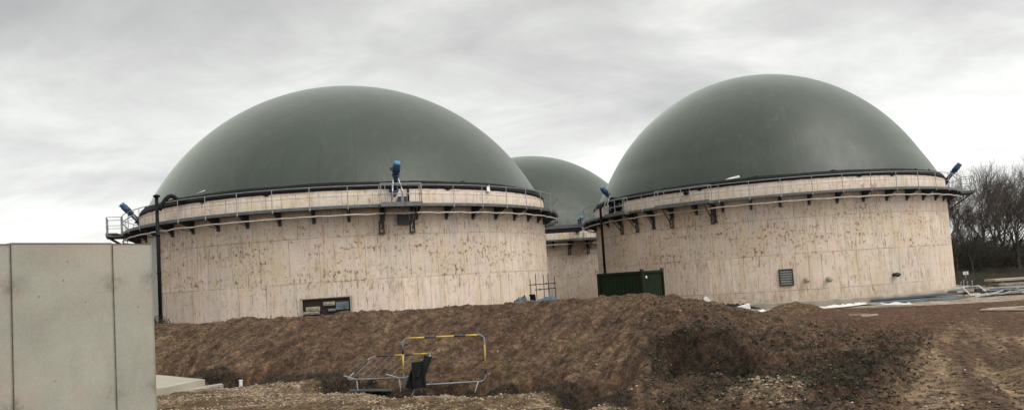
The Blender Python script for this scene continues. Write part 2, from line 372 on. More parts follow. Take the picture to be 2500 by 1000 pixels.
def masks(x, y):
    u = x / np.maximum(y, 5); n = fbm(x * .9, y * .9, 4, 31); n2 = fbm(x * .35, y * .35, 3, 77)
    px = 1250 + F * u
    crest = np.interp(px, [375, 850, 1400, 1560], [27.3, 24.4, 22.8, 22.8])
    lip = np.interp(px, [375, 560, 850, 1100, 1250, 1400, 1500, 1560], [22.4, 20.2, 17.5, 16.4, 15.5, 13.6, 12.0, 9.5])
    toe = lip + .95
    front = sstep(.15, -.15, y - lip + (n - .5) * .6) * sstep(1570, 1440, px)
    gravel = front * np.clip(.30 + 1.9 * (n - .42) + 1.0 * np.exp(-((y - lip + .5) / .55) ** 2), 0, 1)
    # pale stone patch at the bottom of the picture, right of centre
    gp = np.exp(-(((px - 1830) / 130) ** 2) - ((y - 11.5) / 1.5) ** 2)
    gravel = np.maximum(gravel, sstep(.35, .7, gp + (n - .5) * .6))
    ochre = front * (1 - gravel)
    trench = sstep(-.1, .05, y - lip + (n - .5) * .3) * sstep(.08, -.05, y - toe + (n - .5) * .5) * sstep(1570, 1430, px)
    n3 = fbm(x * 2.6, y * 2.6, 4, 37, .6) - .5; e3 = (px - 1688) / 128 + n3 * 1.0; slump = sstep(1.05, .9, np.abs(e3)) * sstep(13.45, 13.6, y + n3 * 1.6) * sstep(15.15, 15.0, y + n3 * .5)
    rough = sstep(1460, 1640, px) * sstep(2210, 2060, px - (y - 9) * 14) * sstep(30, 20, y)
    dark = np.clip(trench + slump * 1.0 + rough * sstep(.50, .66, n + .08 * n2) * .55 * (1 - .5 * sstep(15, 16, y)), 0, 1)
    dark = dark + slump * .9  # extra dark soil on the cut face stands in for its missing shade
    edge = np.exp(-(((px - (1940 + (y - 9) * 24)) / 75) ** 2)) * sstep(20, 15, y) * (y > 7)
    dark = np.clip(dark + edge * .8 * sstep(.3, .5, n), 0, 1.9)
    track = sstep(2060, 2200, px - (y - 9) * 12) * sstep(44, 36, y)
    red = .65 * sstep(1850, 2050, px) * sstep(15, 24, y) * sstep(44, 42, y)
    track = track * (1 - .65 * sstep(22, 30, y))
    apron = sstep(1600, 1680, px) * sstep(41.5, 43.5, y + (n - .5)) * sstep(72, 66, y)
    grass = sstep(62, 68, y) 
    grass = np.maximum(grass, sstep(1620, 2600, px) * 0)
    mound = sstep(-.1, .5, y - toe) * sstep(.4, -.2, y - crest) * sstep(1750, 1500, px)
    return dict(gravel=gravel, ochre=ochre, dark=dark, track=track, red=red, apron=apron, grass=grass, mound=mound, rough=rough, trench=trench, edge=edge, slump=slump)
def height(x, y, mk=None):
    x = np.asarray(x, float); y = np.asarray(y, float)
    mk = mk or masks(x, y); h = base_h(x, y)
    near = sstep(46, 36, y)
    h = h + (fbm(x * .8, y * .8, 4, 3) - .5) * .16 * near
    h = h + (fbm(x * 6.3, y * 6.3, 3, 19, .7) - .5) * .10 * near * (.3 + mk['mound'] + mk['rough']) + (fbm(x * 3.1, y * 3.1, 4, 13, .65) - .5) * (.13 + .16 * mk['rough'] + .12 * mk['trench'] + .2 * mk['slump']) * near * (1 - .6 * mk['track'])
    s = x - .42 * y
    fur = fbm(s * 3.4, y * .5 + s * .2, 4, 21, .6) - .5
    h = h + fur * .26 * mk['mound'] + (fbm(s * 7, y * 2.2, 3, 25, .65) - .5) * .14 * mk['mound']
    h = h + mk['rough'] * ((fbm(x * 1.3, y * 1.3, 3, 44) - .5) * .5 + np.abs(fbm(x * 2.4, y * 2.4, 4, 71, .65) - .5) * .5) * sstep(24, 17, y)
    # wheel ruts and tread marks along the track
    t = mk['track'] * sstep(24, 14, y); q = x - .52 * y
    h = h - t * .10 * np.exp(-((q + .45) / .28) ** 2) - t * .08 * np.exp(-((q - 1.3) / .3) ** 2) + t * (fbm(q * 3.0, y * .3, 3, 91) - .5) * .14
    h = h + np.exp(-((q + .45) / .24) ** 2) * .085 * np.sin(y * 2 * PI / .30 + q * 5) * sstep(13.5, 12, y) * sstep(6, 8, y)
    # loose heap in front of the right tank
    hx, hy = at(1918, 740, 38).x, 38.0
    h = h + .80 * np.clip(1 - np.sqrt(((x - hx) / 2.0) ** 2 + ((y - hy) / 1.9) ** 2), 0, 1) ** .8 + np.exp(-(((x - hx) / 2.0) ** 2 + ((y - hy) / 1.9) ** 2)) * (fbm(x * 2, y * 2, 3, 8) - .5) * .35
    return h
def gz(x, y): return float(height(np.array([x]), np.array([y]))[0])

def axis(segs):
    out = []
    for a, b, st in segs: out.append(np.arange(a, b, st))
    return np.unique(np.round(np.concatenate(out), 4))
gx = axis([(-700, -80, 60), (-80, -30, 5), (-30, -15, .6), (-15, -12, .15), (-12, 13, .046), (13, 22, .15), (22, 50, .8), (50, 90, 4), (90, 760, 60)])
gy = axis([(-60, 0, 6), (0, 7, .5), (7, 27, .046), (27, 46, .16), (46, 100, 1.0), (100, 160, 10), (160, 1500, 120)])
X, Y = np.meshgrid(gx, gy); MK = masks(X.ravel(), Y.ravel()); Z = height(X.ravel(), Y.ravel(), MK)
hx0 = at(1918, 740, 38).x
MK['ochre'] = np.maximum(MK['ochre'], np.clip(1.0 - np.sqrt(((X.ravel() - hx0) / 2.0) ** 2 + ((Y.ravel() - 38) / 1.9) ** 2), 0, 1))
me = bpy.data.meshes.new('ground'); nx, ny = len(gx), len(gy)
co = np.stack([X.ravel(), Y.ravel(), Z], -1).astype(np.float32)
I = (np.arange(ny - 1)[:, None] * nx + np.arange(nx - 1)[None]).ravel()
Q = np.stack([I, I + 1, I + nx + 1, I + nx], -1)
me.vertices.add(len(co)); me.vertices.foreach_set('co', co.ravel())
me.loops.add(Q.size); me.loops.foreach_set('vertex_index', Q.ravel().astype(np.int32))
me.polygons.add(len(Q)); me.polygons.foreach_set('loop_start', (np.arange(len(Q)) * 4).astype(np.int32))
me.update(calc_edges=True)
me.polygons.foreach_set('use_smooth', np.ones(len(Q), bool))
S_ = X.ravel() - .42 * Y.ravel()
MK['streak'] = (fbm(S_ * 2.0, Y.ravel() * .28 + S_ * .2, 3, 21) * .6 + fbm(S_ * 4.5, Y.ravel() * .5, 3, 61) * .4) * MK['mound']
q_ = X.ravel() - .52 * Y.ravel()
MK['tstreak'] = fbm(q_ * 1.1 + 3, Y.ravel() * .12 + 9, 4, 55, .6) + .20 * np.exp(-((q_ - .75) / .75) ** 2) - .09
mm = MK['mound']; MK['streak2'] = .5 * (1 - mm) + mm * (.5 + 1.3 * (fbm(S_ * 4.4, Y.ravel() * 1.1, 5, 66, .68) - .5))
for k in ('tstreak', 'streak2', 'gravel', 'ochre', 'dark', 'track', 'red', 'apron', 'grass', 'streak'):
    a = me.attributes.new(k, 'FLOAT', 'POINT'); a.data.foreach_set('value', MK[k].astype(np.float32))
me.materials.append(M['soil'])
ground = bpy.data.objects.new('ground', me); col.objects.link(ground); tag(ground, kind='structure')

# loose stones and clods (ground cover)
def scatter(name, n, pick, size, mat, flat=.7):
    rng = np.random.default_rng(5 + n)
    V = []; Fc = []
    ico_v = np.array([(0, 0, 1), (.9, 0, .2), (.28, .86, .1), (-.75, .5, .25), (-.7, -.55, .15), (.3, -.85, .2), (0, 0, -.8)])
    ico_f = [(0, 1, 2), (0, 2, 3), (0, 3, 4), (0, 4, 5), (0, 5, 1), (6, 2, 1), (6, 3, 2), (6, 4, 3), (6, 5, 4), (6, 1, 5)]
    P = pick(rng, n); x, y = P[:, 0], P[:, 1]; z = height(x, y)
    for i in range(len(x)):
        s = size[0] + (size[1] - size[0]) * rng.random() ** 3.5
        a = rng.random() * 2 * PI; c, sn = math.cos(a), math.sin(a)
        vv = ico_v * (s * (.7 + .6 * rng.random((7, 1)))) * np.array([1, .75, flat])
        b = len(V)
        for v in vv: V.append((x[i] + v[0] * c - v[1] * sn, y[i] + v[0] * sn + v[1] * c, z[i] + v[2] + s * .15))
        Fc += [(b + p, b + q, b + r) for p, q, r in ico_f]
    mb = MB(); mb.v = V; mb.f = Fc; mb.m = [0] * len(Fc)
    return mb.build(name, mat)
def pick_px(pxr, yr, maskname=None, thr=.4):
    def f(rng, n):
        out = np.zeros((0, 2))
        for _ in range(30):
            px = rng.uniform(*pxr, n); y = 1 / rng.uniform(1 / yr[1], 1 / yr[0], n) if rng.random() < .5 else rng.uniform(*yr, n)
            x = (px - 1250) / F * y
            if maskname:
                m = masks(x, y)[maskname]; k = rng.random(n) < np.clip((m - thr) * 2.5, 0, 1); x, y = x[k], y[k]
            out = np.concatenate([out, np.stack([x, y], -1)])
            if len(out) >= n: break
        return out[:n]
    return f
tag(scatter('clods', 11000, pick_px((330, 2700), (8, 27)), (.008, .05), simple('clod', (.10, .066, .042), .95, 0, .5, 4), .8), 'brown clods of loose soil strewn over the bank and track', 'soil clods', kind='stuff')
tag(scatter('lumps', 12000, pick_px((1450, 2250), (8.5, 22), 'rough', .3), (.010, .055), simple('lump', (.062, .047, .030), .95, 0, .6, 3, (.11, .085, .055)), .8), 'dark crumbled lumps of earth on the slumped slope', 'earth lumps', kind='stuff')
tag(scatter('gravel', 16000, pick_px((330, 2100), (8, 21), 'gravel', .25), (.008, .042), simple('gravel_stone', (.37, .295, .205), .9, 0, .5, 9, (.25, .19, .13)), .7), 'pale gravel and broken stone along the lip of the trench', 'gravel', kind='stuff')
tag(scatter('stones', 650, pick_px((330, 2600), (9, 30)), (.008, .034), simple('pale_stone', (.50, .45, .38), .9, 0, .4, 9), .7), 'pale single stones lying on the brown soil', 'stones', kind='stuff')

# dead grass and weeds on the slumped soil
def tufts(name, n, pick, mat, h=(.06, .22)):
    rng = np.random.default_rng(n); P = pick(rng, n); z = height(P[:, 0], P[:, 1]); mb = MB()
    for (x, y), zz in zip(P, z):
        for k in range(rng.integers(5, 11)):
            a = rng.random() * 2 * PI; ln = rng.uniform(*h); lean = rng.uniform(.3, 1.4); w = rng.uniform(.003, .008)
            dx, dy = math.cos(a), math.sin(a); ox, oy = x + rng.normal() * .05, y + rng.normal() * .05
            p0 = (ox - dy * w, oy + dx * w, zz - .01); p1 = (ox + dy * w, oy - dx * w, zz - .01)
            p2 = (ox + dx * ln * lean * .5, oy + dy * ln * lean * .5, zz + ln * .7); p3 = (ox + dx * ln * lean, oy + dy * ln * lean, zz + ln * (.9 - .3 * lean))
            mb.add([p0, p1, p2, p3], [(0, 1, 2), (0, 2, 3)])
    return mb.build(name, mat)
tag(tufts('weeds', 1500, pick_px((1480, 2230), (8.5, 19), 'dark', .35), M['weed'], (.02, .075)), 'dark green and brown weeds on the slumped soil', 'weeds', kind='stuff')
tag(tufts('roots', 700, pick_px((360, 1560), (12, 25), 'trench', .25), simple('root', (.06, .045, .03), .95), (.03, .09)), 'torn roots and dark clods along the cut edge of the trench', 'roots', kind='stuff')

# ---------------------------------------------------------------- tanks
R, RW = 14.0, 15.0
def angle_at(c, px, z, r, zoff=0):
    """angle on the camera-facing half of a circle whose point shows at column px"""
    b = math.atan2(-c[1], -c[0]); lim = math.acos(r / math.hypot(*c)); best = None
    for i in range(1601):
        a = b - lim + 2 * lim * i / 1600; q = project((c[0] + r * math.cos(a), c[1] + r * math.sin(a), z))[0]
        if best is None or abs(q - px) < best[0]: best = (abs(q - px), a)
    return best[1]
def pol(r, a, z): return Vector((r * math.cos(a), r * math.sin(a), z))
def ring(r, z, n=180, a0=0, a1=2 * PI):
    return [pol(r, a0 + (a1 - a0) * i / n, z) for i in range(n if abs(a1 - a0 - 2 * PI) < 1e-6 else n + 1)]
def zrot(a): return Matrix.Rotation(a, 3, 'Z')
ZW, ZD, ZL = 8.14, 7.07, 6.61
STEP = 2 * PI / 47

def agitator(root, a, L=1.35, zin=7.75):
    """blue stirring motor on an inclined shaft that enters the tank over the wall top"""
    ag = MB()
    p_in = pol(13.85, a, zin); d = (pol(1, a, 0) * .75 + Vector((0, 0, .86))).normalized()
    top = p_in + d * L
    ag.tube([p_in - d * .1, p_in + d * .35], .21, 10); ag.tube([p_in + d * .35, top], .14, 10)
    ag.tube([p_in + d * .30, p_in + d * .38], .27, 12); ag.tube([top - d * .06, top + d * .02], .22, 12)
    o = ag.build('agitator', M['navy'], root, True); 
    m = MB(); m.tube([top, top + d * .10, top + d * .14, top + d * .62, top + d * .66], [.15, .17, .19, .19, .16], 14)
    for k in range(8):
        an = k * PI / 4; s = d.orthogonal().normalized(); w = d.cross(s); off = s * math.cos(an) + w * math.sin(an)
        m.tube([top + d * .16 + off * .19, top + d * .60 + off * .19], .022, 4)
    m.build('motor', M['blue'], o, True)
    f = MB(); f.tube([top + d * .66, top + d * .70, top + d * .80, top + d * .82], [.17, .19, .185, .12], 14); f.build('fan_cover', M['brightblue'], o, True)
    tb = MB(); side = d.cross(Vector((0, 0, 1))).normalized(); tb.box(top + d * .36 + side * .24, (.18, .18, .16), zrot(a)); tb.build('terminal_box', M['navy'], o)
    fr = MB(); tn = Vector((-math.sin(a), math.cos(a), 0))
    for s in (-.28, .28):
        foot = pol(14.95, a, ZD + .02) + tn * s; k = top - d * .15 + tn * s * .45
        knee = pol(15.0, a, ZD + .75) + tn * s
        fr.tube([foot + pol(-.55, a, 0), knee, k], .033, 6)
        fr.tube([foot, knee], .028, 6)
        fr.tube([p_in + tn * s * .6 + Vector((0, 0, -.1)), k], .028, 6)
    fr.build('support_frame', M['galv'], o)
    return o

def platform(root, a, half, r1, legs=True, z=ZD, r0=15.0):
    """small grated landing outside the walkway: deck, rails, braced legs"""
    tn = Vector((-math.sin(a), math.cos(a), 0)); rot = zrot(a)
    ca, sa = math.cos(a), math.sin(a)
    def P(r, t, zz): return Vector((r * ca, r * sa, zz)) + tn * t
    d = MB(); rc = (r0 - .25 + r1) / 2
    d.box(P(rc, 0, z - .01), (r1 - r0 + .25, 2 * half, .05), rot)
    for t in (-half, half): d.box(P(rc, t, z - .06), (r1 - r0 + .25, .06, .18), rot)
    d.box(P(r1 + .03, 0, z - .02), (.05, 2 * half + .06, .24), rot)
    for t in np.linspace(-half + .3, half - .3, 3): d.box(P(rc, t, z - .11), (r1 - r0 + .2, .07, .12), rot)
    o = d.build('platform', M['deckgrey'], root)
    g = MB()
    for h in (1.1, .56):
        g.tube([P(r0, -half, z + h), P(r1, -half, z + h), P(r1, half, z + h), P(r0, half, z + h)], .026 if h > 1 else .02, 6)
    for t in (-half, 0, half) if half > .9 else (-half, half): g.tube([P(r1, t, z), P(r1, t, z + 1.1)], .024, 6)
    for t in (-half, half): g.tube([P(r0 + .02, t, z), P(r0 + .02, t, z + 1.1)], .024, 6)
    g.build('guard_rail', M['rail'], o)
    if legs:
        for t in (-half * .78, half * .78):
            b = MB(); b.box(P(14.06, t, z - .85), (.09, .26, .12), rot); b.box(P(14.06, t, z - 1.45), (.09, .30, .10), rot)
            b.box(P(14.06, t - .12, z - 1.15), (.07, .06, .6), rot); b.box(P(14.06, t + .12, z - 1.15), (.07, .06, .6), rot)
            b.box(P(14.08, t, z - .45), (.10, .14, .75), rot)
            b.tube([P(r1 - .1, t, z - .14), P(14.12, t, z - 1.25)], .045, 4)
            b.build('brace', M['dark_steel'], o)
    return o

def make_tank(c, zb, H, label, phase_px, seed, bulge=0.0, plinth=False):
    root = empty('digester_tank', (c[0], c[1], zb), 0, label, 'storage tank', 'domed concrete tanks')
    rnd = random.Random(seed); NW = 144
    w = MB(); prof = [(R, -2.0)] + [(R, z) for z in np.linspace(-.5, ZW - .03, 10)] + [(R - .03, ZW), (13.6, ZW)]
    w.lathe(prof, NW)
    off = seed * 13.7
    def uvw(p, co):
        a = math.atan2(co.y, co.x); ca = math.atan2(p.center.y, p.center.x)
        if a - ca > PI: a -= 2 * PI
        if ca - a > PI: a += 2 * PI
        return (a * R + off + 60, co.z)
    wall = w.build('wall', M['tank'], root, False, uvw)
    for p in wall.data.polygons: p.use_smooth = abs(p.normal.z) < .3
    # membrane dome: cap of a sphere, slightly drawn up in the middle
    Rd = 13.80; Rs = (Rd * Rd + H * H) / (2 * H); zc = ZW + H - Rs; pm = math.asin(min(1, Rd / Rs)) if H < Rs else PI - math.asin(Rd / Rs)
    pr = []
    for i in range(49):
        ph = pm * (1 - i / 48); dl = bulge * math.cos(ph / pm * PI * 1.15) * (1 if ph < pm * .85 else (pm - ph) / (pm * .15))
        pr.append((max((Rs + dl) * math.sin(ph), .0005), zc + (Rs + dl) * math.cos(ph)))
    dm = MB(); dm.lathe(pr, 160); dome = dm.build('membrane_dome', M['dome'], root, True)
    # black clamping strip, its edges wavy and torn
    k = MB(); n = 360; vs = []; fs = []
    for i in range(n):
        a = 2 * PI * i / n
        up = .40 + .015 * math.sin(a * 17 + seed) + .02 * rnd.random() + (.08 if rnd.random() < .02 else 0); lo = -.04 - .02 * rnd.random() - (.10 if rnd.random() < .03 else 0)
        for r, z in ((14.035, ZW + lo), (14.07, ZW + .05), (13.93, ZW + up * .75), (13.80, ZW + up)): vs.append(pol(r, a, z))
    for i in range(n):
        for j in range(3): fs.append((i * 4 + j, ((i + 1) % n) * 4 + j, ((i + 1) % n) * 4 + j + 1, i * 4 + j + 1))
    k.add(vs, fs); k.build('clamping_strip', M['black'], root)
    # walkway
    d = MB(); d.lathe([(14.01, ZD - .04), (14.01, ZD), (14.93, ZD), (14.93, ZD + .02)], 144)
    d.lathe([(14.93, ZD - .09), (15.0, ZD - .09), (15.0, ZD + .07), (14.97, ZD + .07), (14.97, ZD), (14.93, ZD)], 144)
    d.lathe([(14.01, ZD - .04), (14.93, ZD - .04)], 144)
    wk = d.build('walkway', M['deckgrey'], root)
    r_ = MB(); r_.tube(ring(RW, ZD + 1.1), .023, 6, True); r_.build('top_rail', M['rail'], wk, True)
    r_ = MB(); r_.tube(ring(RW, ZD + .56), .014, 5, True); r_.build('mid_rail', M['rail'], wk, True)
    a0 = angle_at(c, phase_px, zb + ZD, RW)
    post_me = None; br_me = None
    for i in range(47):
        a = a0 + i * STEP
        if post_me is None:
            b = MB(); b.tube([(0, 0, -.18), (0, 0, 1.1)], .022, 5); b.box((-.02, 0, -.05), (.04, .09, .14)); o = b.build('rail_post', M['rail'], wk); post_me = o.data
        else:
            o = bpy.data.objects.new('rail_post', post_me); col.objects.link(o); o.parent = wk
        o.location = pol(RW + .015, a, ZD); o.rotation_euler = (0, 0, a)
        if br_me is None:
            b = MB(); b.box((14.05, 0, ZD - .40), (.09, .17, .72)); b.box((14.5, 0, ZD - .12), (.92, .10, .12))
            b.add([(14.08, -.02, ZD - .62), (14.08, .02, ZD - .62), (14.08, -.02, ZD - .16), (14.08, .02, ZD - .16), (14.85, -.02, ZD - .17), (14.85, .02, ZD - .17)],
                  [(0, 1, 3, 2), (0, 2, 4), (1, 5, 3), (0, 4, 5, 1), (2, 3, 5, 4)])
            b.tube([(14.95, 0, ZD - .1), (14.95, 0, ZL + .02)], .02, 5); b.tube([(14.1, 0, ZD - .62), (14.93, 0, ZL - .02)], .02, 4)
            o = b.build('bracket', M['dark_steel'], root); br_me = o.data
        else:
            o = bpy.data.objects.new('bracket', br_me); col.objects.link(o); o.parent = root
        o.rotation_euler = (0, 0, a)
    pp = MB(); rr = []
    for i in range(188):
        a = a0 + i * STEP / 4; rr.append(pol(RW - .03, a, ZL - (.03 if i % 4 == 2 else 0) + rnd.uniform(-.012, .012)))
    pp.tube(rr, .045, 7, True); pp.build('ring_pipe', M['pipe_pale'], root, True)
    if plinth:
        q = MB(); q.lathe([(14.0, -.03), (14.42, -.05), (14.45, -.1), (14.46, -2.0)], 120); q.build('plinth', M['plinth'], root)
    return root

T1 = make_tank(C1, 0, 9.02, 'domed concrete tank with a dark opening at its foot, right behind the dirt bank', 850, 1)
T2 = make_tank(C2, 0, 10.19, 'domed concrete tank behind the green container, with a louvred hatch low in its wall', 1984, 2, .22, True)
T3 = make_tank(C3, -.65, 10.1, 'domed tank at the back, mostly hidden in the gap between the two nearer tanks', 1400, 3)

def local_angle(c, px, z=7.5, r=15.0): return angle_at(c, px, z, r)
# tank 1 fittings
a1c = local_angle(C1, 972)
agitator(T1, a1c); platform(T1, local_angle(C1, 981, 7, 15.4), 1.12, 15.5)
b = MB(); aa = local_angle(C1, 982, 7, 14.1)
b.box(pol(14.12, aa, 6.35), (.2, .62, .62), zrot(aa)); b.build('junction_box', M['dark_steel'], T1); b = MB(); b.box(pol(14.16, aa, 7.45), (.16, .5, .34), zrot(aa)); b.build('junction_box', M['dark_steel'], T1)
b = MB(); a_ = local_angle(C1, 999, 7, 14.1); b.tube([pol(14.08, a_, 7.3), pol(14.08, a_, 8.2)], .05, 6); b.build('conduit', M['black'], T1)
a1l = angle_at(C1, 341, 8, 14.0) - .04
agitator(T1, a1l, .95, 7.7); platform(T1, a1l - .05, 1.0, 15.85)
# stair flight under the left landing
b = MB()
for i in range(5): b.box(pol(15.3 + .1 * i, a1l + .07 + .018 * i, ZD - .12 - .0 * i), (.5, .3, .05), zrot(a1l))
b.build('tread', M['deckgrey'], T1)
# black riser with cap, hose into the dome and pale duct behind it
ap = angle_at(C1, 387, 5, 15.25); b = MB()
b.tube([pol(15.25, ap, .6), pol(15.25, ap, 8.55)], .095, 12); b.tube([pol(15.25, ap, 8.50), pol(15.25, ap, 8.57), pol(15.25, ap, 8.65)], [.15, .21, .1], 12)
for z in (1.8, 4.2, 6.3): b.tube([pol(15.25, ap, z), pol(15.25, ap, z + .10)], .12, 12)
riser = b.build('vent_pipe', M['blackpipe'], T1, True)
hs = []
for i in range(25):
    s = i / 24; hs.append(pol(15.22 - 1.5 * s, ap + .012 + .05 * s, 7.75 + .75 * math.sin(min(s * 1.7, 1) * PI * .80) + .15 * s))
b = MB(); b.tube(hs, [.11 + .015 * (i % 2) for i in range(25)], 9); b.build('hose', M['blackpipe'], riser, True)
b = MB(); ad = angle_at(C1, 378, 4, 14.1); b.box(pol(14.16, ad + .02, 3.4), (.16, .85, 6.2), zrot(ad + .02)); b.build('duct', simple('pale_duct', (.42, .43, .39), .7, 0, .25, 2), T1)
# opening: dark sheet on the wall painted as its shaded inside, with stored blocks
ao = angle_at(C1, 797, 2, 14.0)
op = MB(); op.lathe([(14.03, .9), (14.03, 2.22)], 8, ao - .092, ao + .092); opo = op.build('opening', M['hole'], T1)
b = MB()
for i in range(9):
    a = ao - .096 + .192 * i / 8
pts = [pol(14.1, ao - .098 + .196 * i / 8, 2.27) for i in range(9)]; b.tube(pts, .055, 4); b.build('lintel', M['rubble'], opo)
b = MB(); b.box(pol(14.09, ao + .093, 1.6), (.12, .10, 1.35), zrot(ao)); b.box(pol(14.09, ao - .093, 1.6), (.10, .05, 1.3), zrot(ao)); b.build('jamb', M['plinth'], opo)
for t, zz, wd, hh, mt in ((-.052, 1.72, .75, .22, 'rubble'), (.010, 1.95, .62, .20, 'rubble'), (.060, 1.80, .68, .42, 'steelsheet'), (.02, 1.6, .4, .12, 'steelsheet'), (-.06, 1.5, .9, .16, 'rubble')):
    b = MB(); b.box(pol(14.07, ao + t, zz), (.08, wd, hh), zrot(ao + t)); b.box(pol(14.12, ao + t, zz + .01), (.04, wd * .8, hh * .25), zrot(ao + t)); b.build('stored_block', M[mt], opo)
# torn white flap and small scraps on the clamping strip
def flap(root, c, px, w, h, tilt=.0, up=.1):
    a = angle_at(c, px, 8.2, 14.1); b = MB(); tn = Vector((-math.sin(a), math.cos(a), 0))
    p = pol(14.11, a, ZW + up)
    q = [p - tn * w / 2, p + tn * w / 2 + Vector((0, 0, tilt)), p + tn * w * .45 + Vector((0, 0, h + tilt)) + pol(-.05, a, 0), p - tn * w * .2 + Vector((0, 0, h * .7)) + pol(-.05, a, 0)]
    b.add(q + [v + pol(.015, a, 0) for v in q], [(0, 1, 2, 3), (7, 6, 5, 4), (0, 4, 5, 1), (1, 5, 6, 2), (2, 6, 7, 3), (3, 7, 4, 0)]); b.build('torn_flap', M['white'], root)
flap(T1, C1, 1192, .30, .42, 0, -.15); flap(T1, C1, 489, .75, .06, .10, .42); flap(T2, C2, 1790, 1.0, .16, .05, .40)
# tank 2 fittings
a2l = angle_at(C2, 1497, 8, 14.3); agitator(T2, a2l); platform(T2, angle_at(C2, 1510, 7, 15), 1.2, 15.3)
platform(T2, angle_at(C2, 1666, 7, 15.4), 2.0, 15.55)
a2r = angle_at(C2, 2308, 8, 14.0) + .03; agitator(T2, a2r, 1.1, 7.8); platform(T2, a2r + .05, 1.1, 15.8)
for px in (1745, 1596):
    a = angle_at(C2, px, 6.5, 14); b = MB(); b.box(pol(14.07, a, 6.3), (.1, .2, 1.2), zrot(a)); b.tube([pol(14.12, a, 5.8), pol(14.9, a, 6.9)], .045, 4); b.box(pol(14.08, a, 5.7), (.09, .32, .1), zrot(a)); b.build('brace', M['dark_steel'], T2)
ap2 = angle_at(C2, 1472, 5, 15.15); b = MB(); b.tube([pol(15.15, ap2, -.4), pol(15.15, ap2, 7.75), pol(15.0, ap2 + .01, 8.0), pol(14.3, ap2 + .02, 8.15)], .10, 12)
b.tube([pol(14.5, ap2 + .02, 8.1), pol(14.2, ap2 + .035, 8.35), pol(13.9, ap2 + .05, 8.1)], .2, 10); b.build('vent_pipe', M['blackpipe'], T2, True)
b = MB(); rq = random.Random(4)
for k in range(9):
    a_ = ap2 + .02 + .05 * rq.random(); z_ = 7.2 + rq.random() * .9; b.tube([pol(14.6, a_, z_), pol(14.5, a_ + .03, z_ + .35), pol(14.2, a_ + .06, z_ + .2)], [.14, .19, .12], 7)
b.build('cable_bundle', M['black'], T2, True)
b = MB(); a = angle_at(C2, 1675, 8, 14.1); b.tube([pol(13.9, a, 7.95), pol(14.25, a, 7.95)], .16, 12); b.build('overflow_pipe', M['blackpipe'], T2, True)
# louvred hatch, pipe stubs
ah = angle_at(C2, 1919, 1.6, 14.0); b = MB(); b.box(pol(14.03, ah, 1.56), (.08, .80, 1.08), zrot(ah)); hat = b.build('hatch', M['dark_steel'], T2)
b = MB(); b.box(pol(14.07, ah, 2.1), (.12, .9, .07), zrot(ah)); b.box(pol(14.07, ah, 1.03), (.1, .88, .06), zrot(ah))
for t in (-.43, .43): b.box(pol(14.07, ah, 1.56) + Vector((-math.sin(ah), math.cos(ah), 0)) * t, (.09, .06, 1.05), zrot(ah))
b.build('hatch_frame', M['dark_steel'], hat)
b = MB()
for i in range(6): b.box(pol(14.09, ah, 1.14 + .165 * i), (.05, .74, .085), zrot(ah) @ Matrix.Rotation(.5, 3, 'Y'))
b.build('louvre', M['galv'], hat)
for px, z, r, mt in ((1968, 1.32, .14, 'plinth'), (2022, 1.28, .14, 'plinth'), (2182, 1.28, .12, 'dark_steel')):
    a = angle_at(C2, px, z, 14); b = MB(); b.tube([pol(13.9, a, z), pol(14.28, a, z), pol(14.28, a, z), pol(14.36, a, z)], [r, r, r * 1.35, r * 1.35], 14)
    if mt == 'dark_steel': b.tube([pol(14.2, a, z) + Vector((-math.sin(a), math.cos(a), 0)) * .3, pol(14.3, a, z) + Vector((-math.sin(a), math.cos(a), 0)) * .02], .1, 8)
    b.build('pipe_stub', M[mt], T2, True)
# tank 3 fittings
a3 = angle_at(C3, 1414, 8, 14.6); agitator(T3, a3); platform(T3, a3, 1.4, 15.4)

# link bridge between the two front tanks
br = empty('link_bridge', (2.3, 66.6, ZD), 0, 'steel footbridge with rails high in the gap between the two nearer tanks', 'footbridge')
b = MB(); b.box((.25, 0, -.03), (7.4, 1.9, .06)); 
for y in (-.95, .95): b.box((.25, y, -.13), (7.4, .08, .3))
for x in np.linspace(-3, 3.6, 9): b.box((x, 0, -.16), (.08, 1.8, .16))
b.build('deck', M['deckgrey'], br)
for y in (-.95, .95):
    b = MB(); b.tube([(-3.2, y, 1.1), (3.8, y, 1.1)], .028, 6); b.tube([(-3.2, y, .56), (3.8, y, .56)], .02, 6)
    for x in np.linspace(-3.2, 3.8, 7): b.tube([(x, y, 0), (x, y, 1.1)], .024, 6)
    b.build('guard_rail', M['rail'], br)
b = MB()
for y in (-.6, .6): b.box((.25, y, -.42), (7.0, .14, .28))
for x in np.linspace(-2.6, 3.2, 5): b.tube([(x, -.6, -.3), (x + .7, .6, -.5)], .05, 4)
b.build('beam', M['dark_steel'], br)

# ---------------------------------------------------------------- green container
def corrug(p0, p1, z0, z1, n, dep, out):
    """corrugated sheet between two plan points"""
    p0 = Vector(p0); p1 = Vector(p1); vs = []; fs = []; k = 0
    seq = []
    for i in range(n):
        for s, d in ((0, 0), (.25, 0), (.4, dep), (.75, dep), (.9, 0)): seq.append(((i + s) / n, d))
    seq.append((1, 0))
    for s, d in seq:
        q = p0.lerp(p1, s) - Vector(out) * d; vs += [(q.x, q.y, z0), (q.x, q.y, z1)]
    for i in range(len(seq) - 1): fs.append((2 * i, 2 * i + 2, 2 * i + 3, 2 * i + 1))
    return vs, fs
cc = at(1569, 690, 44.0); th = math.radians(51)
cont = empty('shipping_container', (cc.x, cc.y, 0), 0, 'dark green corrugated steel container half sunk behind the dirt bank', 'container')
W_, L_, H_ = 2.44, 3.0, 2.62
ex = Vector((math.cos(th), math.sin(th), 0)); ey = Vector((-math.sin(th), math.cos(th), 0))   # ex: end face runs away to the right, ey: side face runs away to the left
M['cont'] = simple('container_green', (.012, .024, .011), .8, 0, .35, 1.5, (.02, .02, .012))
M['cont'].node_tree.nodes['Principled BSDF'].inputs['Specular IOR Level'].default_value = .12
